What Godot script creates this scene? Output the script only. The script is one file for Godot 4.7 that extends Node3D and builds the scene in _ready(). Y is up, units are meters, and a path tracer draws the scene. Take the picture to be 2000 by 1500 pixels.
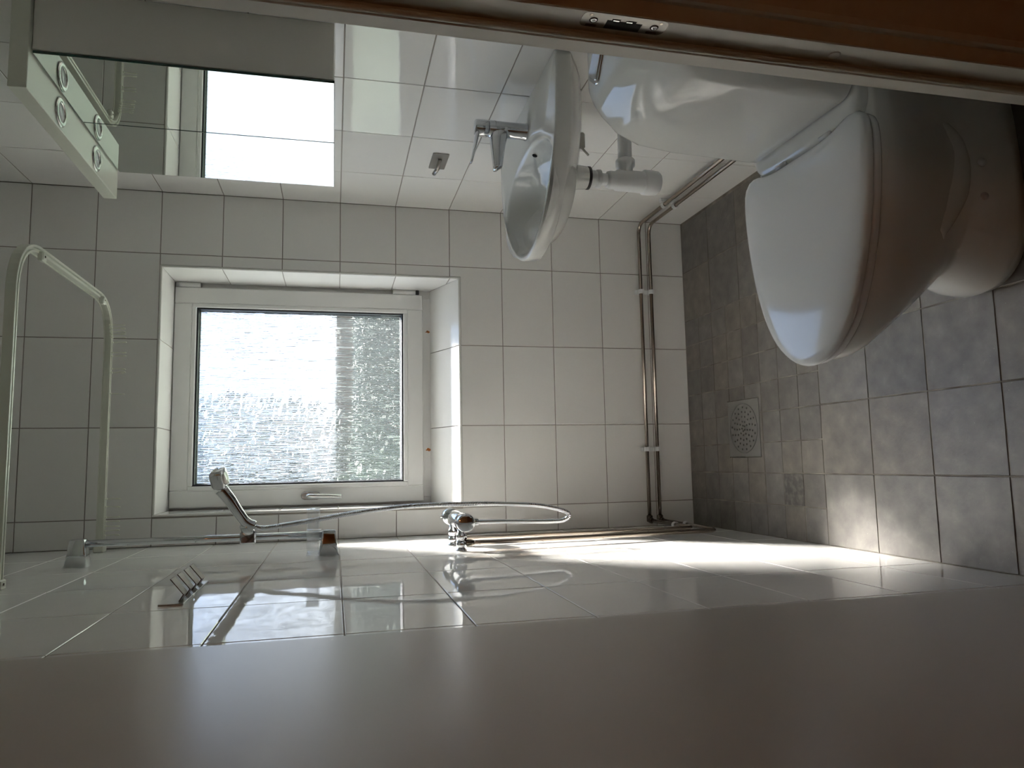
extends Node3D

# Small tiled bathroom seen from the hall through its open door; the phone lay on its side, so the camera is rolled.
# y up, metres. Back wall (window) z = 0, left wall (shower) x = XL, right wall (basin, toilet) x = XR, floor y = 0.
const XL := -1.0042
const XR := 0.2227
const CEIL := 2.66
const ROW0 := 0.1585      # height of the first (cut) course of wall tiles
const TH := 0.203         # wall tile module, height
const TW := 0.303         # wall tile module, width
const ZD := 1.76          # bathroom side of the door wall

var M := {}
var used := {}
var rng := RandomNumberGenerator.new()

# ---------------------------------------------------------------- scene tree helpers
func numbered(called: String) -> String:
	if not used.has(called):
		used[called] = 0
		return called
	used[called] += 1
	return "%s_%03d" % [called, used[called]]

func thing(called: String, label: String, category: String, at := Vector3.ZERO, group := "") -> Node3D:
	var o := Node3D.new()
	o.name = numbered(called)
	add_child(o)
	o.position = at
	o.set_meta("label", label)
	o.set_meta("category", category)
	if group:
		o.set_meta("group", group)
	return o

func part(called: String, mesh: Mesh, m: Material, parent: Node, at := Transform3D(), label := "") -> MeshInstance3D:
	var o := MeshInstance3D.new()
	o.name = called
	o.mesh = mesh
	o.material_override = m
	o.transform = at
	o.cast_shadow = GeometryInstance3D.SHADOW_CASTING_SETTING_ON
	if label:
		o.set_meta("label", label)
	parent.add_child(o, true)
	return o

func structure(called: String, mesh: Mesh, m: Material, label: String, category: String) -> MeshInstance3D:
	var o := part(called, mesh, m, self)
	o.set_meta("kind", "structure")
	o.set_meta("label", label)
	o.set_meta("category", category)
	return o

# ---------------------------------------------------------------- mesh helpers
func new_st() -> SurfaceTool:
	var st := SurfaceTool.new()
	st.begin(Mesh.PRIMITIVE_TRIANGLES)
	return st

func done(st: SurfaceTool) -> ArrayMesh:
	st.generate_normals()
	return st.commit()

func tri(st: SurfaceTool, a: Vector3, b: Vector3, c: Vector3, hint: Vector3) -> void:
	var n := (a - c).cross(a - b)
	if n.dot(hint) < 0.0:
		var k := b
		b = c
		c = k
	st.add_vertex(a)
	st.add_vertex(b)
	st.add_vertex(c)

func quad(st: SurfaceTool, a: Vector3, b: Vector3, c: Vector3, d: Vector3, hint: Vector3) -> void:
	tri(st, a, b, c, hint)
	tri(st, a, c, d, hint)

# a box from lo to hi with chamfered edges
func add_box(st: SurfaceTool, lo: Vector3, hi: Vector3, ch := 0.0015, xf := Transform3D()) -> void:
	st.set_smooth_group(-1)
	var c := (lo + hi) / 2.0
	var h := (hi - lo) / 2.0
	ch = minf(ch, minf(h.x, minf(h.y, h.z)) * 0.9)
	var f := func(sx: float, sy: float, sz: float, axis: int) -> Vector3:
		var p := Vector3(sx * (h.x - ch), sy * (h.y - ch), sz * (h.z - ch))
		p[axis] += ch * [sx, sy, sz][axis]
		return xf * (c + p)
	var signs := [-1.0, 1.0]
	for axis in 3:
		for s in signs:
			var q: Array = []
			for k in [[-1, -1], [1, -1], [1, 1], [-1, 1]]:
				var v: Array = [0.0, 0.0, 0.0]
				v[axis] = s
				v[(axis + 1) % 3] = float(k[0])
				v[(axis + 2) % 3] = float(k[1])
				q.append(f.call(v[0], v[1], v[2], axis))
			var hint := Vector3.ZERO
			hint[axis] = s
			quad(st, q[0], q[1], q[2], q[3], xf.basis * hint)
		if ch <= 0.0:
			continue
		var b := (axis + 1) % 3
		var d := (axis + 2) % 3
		for sb in signs:
			for sd in signs:
				var v0: Array = [0.0, 0.0, 0.0]
				v0[b] = sb
				v0[d] = sd
				var v1 := v0.duplicate()
				v0[axis] = -1.0
				v1[axis] = 1.0
				var hint := Vector3.ZERO
				hint[b] = sb
				hint[d] = sd
				quad(st, f.call(v0[0], v0[1], v0[2], b), f.call(v1[0], v1[1], v1[2], b), f.call(v1[0], v1[1], v1[2], d), f.call(v0[0], v0[1], v0[2], d), xf.basis * hint)
	if ch > 0.0:
		for sx in signs:
			for sy in signs:
				for sz in signs:
					tri(st, f.call(sx, sy, sz, 0), f.call(sx, sy, sz, 1), f.call(sx, sy, sz, 2), xf.basis * Vector3(sx, sy, sz))

func box(lo: Vector3, hi: Vector3, ch := 0.0015, xf := Transform3D()) -> ArrayMesh:
	var st := new_st()
	add_box(st, lo, hi, ch, xf)
	return done(st)

# skin over rings of equal length; out = false for hollows
func add_loft(st: SurfaceTool, rings: Array, cap0 := true, cap1 := true, out := true, smooth := 1) -> void:
	st.set_smooth_group(smooth)
	var n: int = rings[0].size()
	var mids: Array = []
	for r in rings:
		var m := Vector3.ZERO
		for p in r:
			m += p
		mids.append(m / n)
	# decide the turn of the rings once, from the widest quad
	var flip := false
	var vote := 0.0
	for i in rings.size() - 1:
		for j in n:
			var a: Vector3 = rings[i][j]
			var b: Vector3 = rings[i][(j + 1) % n]
			var c: Vector3 = rings[i + 1][(j + 1) % n]
			var nn: Vector3 = (a - c).cross(a - b)
			vote += nn.dot((a + c) * 0.5 - (mids[i] + mids[i + 1]) * 0.5)
	flip = (vote < 0.0) == out
	for i in rings.size() - 1:
		for j in n:
			var a: Vector3 = rings[i][j]
			var b: Vector3 = rings[i][(j + 1) % n]
			var c: Vector3 = rings[i + 1][(j + 1) % n]
			var d: Vector3 = rings[i + 1][j]
			if flip:
				for p in [a, c, b, a, d, c]:
					st.add_vertex(p)
			else:
				for p in [a, b, c, a, c, d]:
					st.add_vertex(p)
	for e in [[cap0, 0, 1], [cap1, rings.size() - 1, rings.size() - 2]]:
		if e[0]:
			var r: Array = rings[e[1]]
			var hint: Vector3 = mids[e[1]] - mids[e[2]]
			for j in n:
				tri(st, mids[e[1]], r[j], r[(j + 1) % n], hint if out else -hint)

func ring(c: Vector3, u: Vector3, v: Vector3, r: float, n: int) -> Array:
	var a: Array = []
	for i in n:
		var t := TAU * i / n
		a.append(c + (u * cos(t) + v * sin(t)) * r)
	return a

# round bar along a path; radii one number or one per point
func add_tube(st: SurfaceTool, path: Array, radii, n := 12, caps := true) -> void:
	var rings: Array = []
	var u := Vector3.ZERO
	for i in path.size():
		var t: Vector3 = (path[mini(i + 1, path.size() - 1)] - path[maxi(i - 1, 0)]).normalized()
		if u == Vector3.ZERO:
			u = t.cross(Vector3.UP if absf(t.y) < 0.9 else Vector3.RIGHT).normalized()
		u = (u - t * u.dot(t)).normalized()
		rings.append(ring(path[i], u, t.cross(u), radii if radii is float else radii[i], n))
	add_loft(st, rings, caps, caps)

func tube(path: Array, radii, n := 12, caps := true) -> ArrayMesh:
	var st := new_st()
	add_tube(st, path, radii, n, caps)
	return done(st)

# turned shape: profile of Vector2(radius, distance along the axis)
func add_lathe(st: SurfaceTool, profile: Array, at: Vector3, axis := Vector3.UP, n := 24) -> void:
	axis = axis.normalized()
	var u := axis.cross(Vector3.UP if absf(axis.y) < 0.9 else Vector3.RIGHT).normalized()
	var w := axis.cross(u)
	var rings: Array = []
	for p in profile:
		rings.append(ring(at + axis * p.y, u, w, maxf(p.x, 0.00005), n))
	add_loft(st, rings)

func lathe(profile: Array, at: Vector3, axis := Vector3.UP, n := 24) -> ArrayMesh:
	var st := new_st()
	add_lathe(st, profile, at, axis, n)
	return done(st)

# round off the corners of a path
func rounded(path: Array, r: float, steps := 6) -> Array:
	var out: Array = [path[0]]
	for i in range(1, path.size() - 1):
		var p: Vector3 = path[i]
		var a: Vector3 = (path[i - 1] - p)
		var b: Vector3 = (path[i + 1] - p)
		var k := minf(r, minf(a.length(), b.length()) * 0.48)
		var s := p + a.normalized() * k
		var e := p + b.normalized() * k
		for j in steps + 1:
			var t := float(j) / steps
			out.append(s.lerp(p, t).lerp(p.lerp(e, t), t))
	out.append(path[-1])
	return out

func curve(points: Array, step := 0.02) -> Array:
	var c := Curve3D.new()
	c.bake_interval = step
	for i in points.size():
		var t: Vector3 = (points[mini(i + 1, points.size() - 1)] - points[maxi(i - 1, 0)]) / 6.0
		c.add_point(points[i], -t, t)
	var out: Array = []
	for p in c.get_baked_points():
		out.append(p)
	return out

# flat plate with a polygon outline (x, y), front face at z = 0, chamfered front edge, going back to -depth
func add_plate(st: SurfaceTool, poly: PackedVector2Array, depth: float, ch: float, xf := Transform3D(), flat_edges := true) -> void:
	if Geometry2D.is_polygon_clockwise(poly):
		poly = poly.duplicate()
		poly.reverse()
	var n := poly.size()
	var inner := PackedVector2Array()
	for i in n:
		var a := (poly[i] - poly[(i + n - 1) % n]).normalized()
		var b := (poly[(i + 1) % n] - poly[i]).normalized()
		var na := Vector2(-a.y, a.x)
		var nb := Vector2(-b.y, b.x)
		var m := (na + nb).normalized()
		inner.append(poly[i] + m * (ch / maxf(m.dot(na), 0.3)))
	st.set_smooth_group(-1)
	var t := Geometry2D.triangulate_polygon(inner)
	var front := xf.basis * Vector3(0, 0, 1)
	for i in range(0, t.size(), 3):
		var p: Array = []
		for k in 3:
			p.append(Vector3(inner[t[i + k]].x, inner[t[i + k]].y, 0))
		tri(st, xf * p[0], xf * p[1], xf * p[2], front)
		for k in 3:
			p[k] = Vector3(poly[t[i + k]].x, poly[t[i + k]].y, -depth)
		tri(st, xf * p[0], xf * p[1], xf * p[2], -front)
	st.set_smooth_group(-1 if flat_edges else 1)
	for i in n:
		var j := (i + 1) % n
		var e := (poly[j] - poly[i])
		var o := xf.basis * Vector3(e.y, -e.x, 0)
		var a := Vector3(poly[i].x, poly[i].y, -ch)
		var b := Vector3(poly[j].x, poly[j].y, -ch)
		var back := Vector3(0, 0, ch - depth)
		quad(st, xf * a, xf * b, xf * (b + back), xf * (a + back), o)
		quad(st, xf * Vector3(inner[i].x, inner[i].y, 0), xf * Vector3(inner[j].x, inner[j].y, 0), xf * b, xf * a, o + front * 0.01)

func plate(poly: PackedVector2Array, depth: float, ch: float, xf := Transform3D(), flat_edges := true) -> ArrayMesh:
	var st := new_st()
	add_plate(st, poly, depth, ch, xf, flat_edges)
	return done(st)

func rect(x0: float, y0: float, x1: float, y1: float) -> PackedVector2Array:
	return PackedVector2Array([Vector2(x0, y0), Vector2(x1, y0), Vector2(x1, y1), Vector2(x0, y1)])

func round_rect(x0: float, y0: float, x1: float, y1: float, r: float, steps := 5) -> PackedVector2Array:
	var a := PackedVector2Array()
	for k in [[x1 - r, y0 + r, -PI / 2], [x1 - r, y1 - r, 0.0], [x0 + r, y1 - r, PI / 2], [x0 + r, y0 + r, PI]]:
		for i in steps + 1:
			var t: float = k[2] + PI / 2 * i / steps
			a.append(Vector2(k[0] + r * cos(t), k[1] + r * sin(t)))
	return a

# ---------------------------------------------------------------- materials
func mat(called: String, srgb: Color, rough: float, metal := 0.0, spec := 0.5) -> StandardMaterial3D:
	var m := StandardMaterial3D.new()
	m.resource_name = called
	m.albedo_color = srgb
	m.roughness = rough
	m.metallic = metal
	m.metallic_specular = spec
	M[called] = m
	return m

func noise_tex(freq: float, seed_: int, ramp: Array, octaves := 4, size := 512, normal := false, strength := 4.0) -> NoiseTexture2D:
	var f := FastNoiseLite.new()
	f.noise_type = FastNoiseLite.TYPE_SIMPLEX_SMOOTH
	f.frequency = freq
	f.seed = seed_
	f.fractal_octaves = octaves
	var t := NoiseTexture2D.new()
	t.width = size
	t.height = size
	t.seamless = true
	t.noise = f
	if normal:
		t.as_normal_map = true
		t.bump_strength = strength
	else:
		var g := Gradient.new()
		g.offsets = PackedFloat32Array()
		g.colors = PackedColorArray()
		var offs := PackedFloat32Array()
		var cols := PackedColorArray()
		for r in ramp:
			offs.append(r[0])
			cols.append(r[1])
		g.offsets = offs
		g.colors = cols
		t.color_ramp = g
	return t

func triplanar(m: StandardMaterial3D, scale: float, offset := Vector3.ZERO) -> void:
	m.uv1_triplanar = true
	m.uv1_world_triplanar = true
	m.uv1_scale = Vector3.ONE * scale
	m.uv1_offset = offset

func streaked_glass() -> void:
	# drawn glass: a clear sheet with upright ripples melted on, which bend the light sideways
	var sheet := mat("clear_glass", Color(0.93, 0.97, 1.0, 0.03), 0.03)
	sheet.transparency = BaseMaterial3D.TRANSPARENCY_ALPHA
	var ripple := mat("ripple_glass", Color(0.97, 0.99, 1.0, 0.0), 0.03)
	ripple.transparency = BaseMaterial3D.TRANSPARENCY_ALPHA
	ripple.refraction_enabled = true
	ripple.refraction_scale = 0.05

func materials() -> void:
	var wave := noise_tex(0.006, 3, [], 2, 512, true, 6.0)
	for i in 3:
		var m := mat("wall_tile_%d" % i, [Color(0.925, 0.923, 0.91), Color(0.918, 0.916, 0.903), Color(0.93, 0.929, 0.917)][i], 0.03, 0.0, 0.5)
		m.normal_enabled = true
		m.normal_texture = wave
		m.normal_scale = 0.02
		triplanar(m, 3.0, Vector3(0.13, 0.31, 0.47) * i)
	mat("wall_grout", Color(0.55, 0.53, 0.50), 0.9)
	mat("tile_trim", Color(0.86, 0.86, 0.84), 0.3)
	var stone := noise_tex(0.012, 21, [[0.0, Color(0.325, 0.315, 0.30)], [0.45, Color(0.375, 0.362, 0.345)], [0.7, Color(0.395, 0.382, 0.363)], [1.0, Color(0.44, 0.425, 0.405)]], 6)
	var specks := noise_tex(0.11, 8, [[0.0, Color(0.6, 0.58, 0.55, 0)], [0.84, Color(0.6, 0.58, 0.55, 0)], [0.93, Color(0.66, 0.64, 0.60, 0.5)]], 4)
	var stone_relief := noise_tex(0.05, 9, [], 4, 512, true, 5.0)
	for i in 4:
		var m := mat("floor_tile_%d" % i, [Color(1, 1, 1), Color(0.94, 0.94, 0.94), Color(1.0, 0.98, 0.95), Color(0.88, 0.87, 0.86)][i], 0.42)
		m.albedo_texture = stone
		m.detail_enabled = true
		m.detail_albedo = specks
		m.detail_blend_mode = BaseMaterial3D.BLEND_MODE_MIX
		m.normal_enabled = true
		m.normal_texture = stone_relief
		m.normal_scale = 0.07
		triplanar(m, 2.3, Vector3(0.37, 0.0, 0.21) * i)
	var gr := mat("floor_grout", Color(1, 1, 1), 0.9)
	gr.albedo_texture = noise_tex(0.02, 31, [[0.0, Color(0.30, 0.28, 0.25)], [0.5, Color(0.42, 0.40, 0.37)], [1.0, Color(0.55, 0.53, 0.49)]], 3, 256)
	triplanar(gr, 1.5)
	var sta := mat("stained_tile", Color(1, 1, 1), 0.38)
	sta.albedo_texture = noise_tex(0.016, 77, [[0.0, Color(0.20, 0.19, 0.18)], [0.45, Color(0.26, 0.25, 0.235)], [0.75, Color(0.35, 0.335, 0.315)], [1.0, Color(0.39, 0.375, 0.355)]], 5, 256)
	triplanar(sta, 7.0, Vector3(0.2, 0, 0.1))
	mat("white_paint", Color(0.86, 0.86, 0.83), 0.45)
	mat("ceiling_paint", Color(0.93, 0.925, 0.91), 0.8)
	mat("window_pvc", Color(0.88, 0.88, 0.87), 0.35)
	mat("gasket", Color(0.05, 0.06, 0.09), 0.5)
	mat("porcelain", Color(0.90, 0.905, 0.89), 0.05, 0.0, 0.5)
	mat("seat_plastic", Color(0.90, 0.91, 0.91), 0.10, 0.0, 0.5)
	mat("white_plastic", Color(0.90, 0.91, 0.91), 0.35)
	mat("white_enamel", Color(0.86, 0.87, 0.82), 0.3)
	mat("cabinet_side", Color(0.89, 0.885, 0.86), 0.35)
	mat("chrome", Color(0.80, 0.81, 0.82), 0.05, 1.0)
	mat("satin_steel", Color(0.62, 0.61, 0.59), 0.3, 1.0)
	mat("drain_steel", Color(0.52, 0.52, 0.51), 0.36, 1.0)
	mat("drain_plastic", Color(0.36, 0.36, 0.36), 0.5)
	mat("strike_steel", Color(0.47, 0.46, 0.44), 0.36, 1.0)
	mat("dark_steel", Color(0.44, 0.41, 0.37), 0.22, 1.0)
	mat("bronze_steel", Color(0.30, 0.25, 0.21), 0.42, 1.0)
	mat("brushed_nickel", Color(0.75, 0.75, 0.74), 0.25, 1.0)
	mat("pipe_metal", Color(0.58, 0.54, 0.50), 0.22, 1.0)
	mat("mirror_glass", Color(0.86, 0.88, 0.86), 0.01, 1.0)
	mat("mirror_edge", Color(0.10, 0.24, 0.22), 0.15)
	mat("lens", Color(0.86, 0.88, 0.88), 0.2)
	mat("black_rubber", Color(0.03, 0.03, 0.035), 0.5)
	mat("hole_shade_and_black", Color(0.02, 0.02, 0.02), 0.8)  # black of small screw parts, and of the shade painted for openings
	mat("rust", Color(0.62, 0.36, 0.10), 0.8)
	var clear := mat("clear_acrylic", Color(0.95, 0.98, 1.0, 0.12), 0.05)
	clear.transparency = BaseMaterial3D.TRANSPARENCY_ALPHA
	var haze := mat("glider_plastic", Color(0.90, 0.91, 0.86), 0.3)
	haze.backlight_enabled = true
	haze.backlight = Color(0.6, 0.6, 0.55)
	mat("door_paint", Color(0.84, 0.835, 0.81), 0.25, 0.0, 0.5)
	mat("frame_paint", Color(0.80, 0.79, 0.74), 0.4)
	mat("hall_wall", Color(0.78, 0.62, 0.44), 0.8)
	mat("hall_floor", Color(0.50, 0.33, 0.18), 0.5)
	var glow := mat("added_lamp_glow", Color(0.9, 0.8, 0.65), 0.4)  # glowing globe of the added hall lamp
	glow.emission_enabled = true
	glow.emission = Color(1.0, 0.72, 0.50)
	glow.emission_energy_multiplier = 0.2
	mat("lawn", Color(0.20, 0.25, 0.19), 0.9)
	mat("fence_wood", Color(0.42, 0.33, 0.27), 0.8)
	mat("leaf", Color(0.17, 0.22, 0.18), 0.6)
	mat("hedge_leaf", Color(0.17, 0.22, 0.20), 0.7)
	mat("leaf_dark", Color(0.20, 0.28, 0.20), 0.6)
	mat("bark", Color(0.30, 0.25, 0.20), 0.9)
	streaked_glass()

# ---------------------------------------------------------------- setting
func put_tiles(parent: Node, called: String, xf: Transform3D, us: Array, vs: Array, hole: PackedVector2Array, names: Array, gap: float, depth: float, ch: float, skip := Rect2()) -> void:
	var cache := {}
	for i in us.size() - 1:
		for j in vs.size() - 1:
			var r := rect(us[i] + gap / 2, vs[j] + gap / 2, us[i + 1] - gap / 2, vs[j + 1] - gap / 2)
			if r[2].x - r[0].x < 0.01 or r[2].y - r[0].y < 0.01:
				continue
			if skip.has_area() and skip.has_point((r[0] + r[2]) / 2):
				continue
			var polys: Array = [r]
			if hole.size():
				polys = Geometry2D.clip_polygons(r, hole)
			for p: PackedVector2Array in polys:
				var b := Rect2(p[0], Vector2.ZERO)
				for q in p:
					b = b.expand(q)
				if b.size.x < 0.006 or b.size.y < 0.006:
					continue
				var c := b.get_center()
				var local := PackedVector2Array()
				var key := ""
				for q in p:
					local.append(q - c)
					key += "%d,%d;" % [roundi((q.x - c.x) * 1e4), roundi((q.y - c.y) * 1e4)]
				if not cache.has(key):
					cache[key] = plate(local, depth, ch)
				var tilt := Basis.from_euler(Vector3(rng.randf_range(-1, 1), rng.randf_range(-1, 1), 0) * 0.0012)
				part(called, cache[key], M[names[rng.randi() % names.size()]], parent, xf * Transform3D(tilt, Vector3(c.x, c.y, 0)))

func build_room() -> void:
	var wt := ["wall_tile_0", "wall_tile_1", "wall_tile_2"]
	var vs: Array = [0.0]
	var y := ROW0
	while y < CEIL:
		vs.append(y)
		y += TH
	vs.append(CEIL)
	# window opening in the back wall
	var ox0 := -0.900
	var ox1 := -0.046
	var oy0 := 0.936
	var oy1 := 1.979
	var g := -0.0014
	var st := new_st()
	add_box(st, Vector3(XL - 0.15, -0.1, -0.33), Vector3(ox0, CEIL + 0.1, g), 0.0)
	add_box(st, Vector3(ox1, -0.1, -0.33), Vector3(XR + 0.15, CEIL + 0.1, g), 0.0)
	add_box(st, Vector3(ox0, -0.1, -0.33), Vector3(ox1, oy0, g), 0.0)
	add_box(st, Vector3(ox0, oy1, -0.33), Vector3(ox1, CEIL + 0.1, g), 0.0)
	var wb := structure("wall_back", done(st), M.wall_grout, "white tiled back wall with the window", "wall")
	var xs: Array = [XL, -3 * TW, -2 * TW, -TW, 0.0, XR]
	put_tiles(wb, "tile", Transform3D(), xs, vs, rect(-3 * TW - 0.003, oy0 - 0.007, ox1 + 0.007, oy1 + 0.007), wt, 0.0028, 0.008, 0.0009)
	# sloping sill bed and the tiled reveals
	st = new_st()
	st.set_smooth_group(-1)
	var a := [Vector3(ox0, oy0 - 0.01, -0.001), Vector3(ox1, oy0 - 0.01, -0.001), Vector3(ox1, oy0 - 0.003, -0.003), Vector3(ox0, oy0 - 0.003, -0.003)]
	add_loft(st, [[a[0], a[3], Vector3(ox0, 1.016, -0.235), Vector3(ox0, oy0 - 0.01, -0.235)], [a[1], a[2], Vector3(ox1, 1.016, -0.235), Vector3(ox1, oy0 - 0.01, -0.235)]], true, true, true, -1)
	part("sill_bed", done(st), M.wall_grout, wb)
	var slope := Vector3(0, 1.019 - oy0, -0.225).normalized()
	var sill := Transform3D(Basis(Vector3.RIGHT, slope, Vector3.RIGHT.cross(slope)), Vector3(0, oy0 + 0.001, 0.001))
	put_tiles(wb, "sill_tile", sill, [ox0, -2 * TW, -TW, ox1], [0.0, 0.2395], PackedVector2Array(), wt, 0.0026, 0.006, 0.0008)
	var rr := Transform3D(Basis(Vector3(0, 0, 1), Vector3.UP, Vector3(-1, 0, 0)), Vector3(ox1 - 0.0015, 0, 0))
	var rl := Transform3D(Basis(Vector3(0, 0, -1), Vector3.UP, Vector3(1, 0, 0)), Vector3(ox0 + 0.0015, 0, 0))
	var rv: Array = [oy0 + 0.002]
	for v in vs:
		if v > oy0 + 0.02 and v < oy1 - 0.004:
			rv.append(v)
	rv.append(oy1)
	put_tiles(wb, "reveal_tile", rr, [-0.232, 0.0], rv, PackedVector2Array([Vector2(-0.24, 0.9), Vector2(0.002, 0.9), Vector2(0.002, oy0), Vector2(-0.24, 1.028)]), wt, 0.0026, 0.007, 0.0008)
	put_tiles(wb, "reveal_tile", rl, [0.0, 0.232], rv, PackedVector2Array([Vector2(0.24, 0.9), Vector2(0.24, 1.028), Vector2(-0.002, oy0), Vector2(-0.002, 0.9)]), wt, 0.0026, 0.007, 0.0008)
	var rt := Transform3D(Basis(Vector3(1, 0, 0), Vector3(0, 0, 1), Vector3(0, -1, 0)), Vector3(0, oy1 - 0.0015, 0))
	put_tiles(wb, "reveal_tile", rt, [ox0, -2 * TW, -TW, ox1], [-0.232, 0.0], PackedVector2Array(), wt, 0.0026, 0.007, 0.0008)
	# edge strips round the opening
	st = new_st()
	var e := 0.006
	add_box(st, Vector3(ox0 - e, oy0 - e, -0.004), Vector3(ox0, oy1 + e, 0.0012), 0.0008)
	add_box(st, Vector3(ox1, oy0 - e, -0.004), Vector3(ox1 + e, oy1 + e, 0.0012), 0.0008)
	add_box(st, Vector3(ox0, oy0 - e, -0.004), Vector3(ox1, oy0, 0.0012), 0.0008)
	add_box(st, Vector3(ox0, oy1, -0.004), Vector3(ox1, oy1 + e, 0.0012), 0.0008)
	structure("trim_1", done(st), M.tile_trim, "thin white edging strip round the tiled window recess", "trim")
	# left wall
	var wl := structure("wall_left", box(Vector3(XL - 0.15, -0.1, -0.02), Vector3(XL + g, CEIL + 0.1, ZD + 0.12), 0.0), M.wall_grout, "glossy white tiled left wall behind the shower", "wall")
	var zs: Array = [0.0, TW, 2 * TW, 3 * TW, 4 * TW, 5 * TW, ZD]
	var nzs: Array = []
	for i in zs.size():
		nzs.append(-zs[zs.size() - 1 - i])
	put_tiles(wl, "tile", Transform3D(Basis(Vector3(0, 0, -1), Vector3.UP, Vector3(1, 0, 0)), Vector3(XL, 0, 0)), nzs, vs, PackedVector2Array(), wt, 0.0028, 0.008, 0.0009)
	# right wall
	var wr := structure("wall_right", box(Vector3(XR - g, -0.1, -0.02), Vector3(XR + 0.15, CEIL + 0.1, ZD + 0.12), 0.0), M.wall_grout, "white tiled right wall behind washbasin and toilet", "wall")
	zs = [0.0, 0.2997, 0.2997 + TW, 0.2997 + 2 * TW, 0.2997 + 3 * TW, 0.2997 + 4 * TW, ZD]
	put_tiles(wr, "tile", Transform3D(Basis(Vector3(0, 0, 1), Vector3.UP, Vector3(-1, 0, 0)), Vector3(XR, 0, 0)), zs, vs, PackedVector2Array(), wt, 0.0028, 0.008, 0.0009)
	# door wall with its opening
	st = new_st()
	add_box(st, Vector3(XL - 0.8, -0.1, ZD), Vector3(-0.985, CEIL + 0.1, 1.88), 0.0)
	add_box(st, Vector3(-0.165, -0.1, ZD), Vector3(XR + 0.9, CEIL + 0.1, 1.88), 0.0)
	add_box(st, Vector3(-0.985, 2.08, ZD), Vector3(-0.165, CEIL + 0.1, 1.88), 0.0)
	structure("wall_front", done(st), M.white_paint, "white wall round the bathroom doorway", "wall")
	structure("ceiling", box(Vector3(XL - 0.15, CEIL, -0.33), Vector3(XR + 0.15, CEIL + 0.1, 1.88), 0.0), M.ceiling_paint, "white bathroom ceiling above the tiled walls", "ceiling")
	build_floor()
	build_hall()

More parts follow.
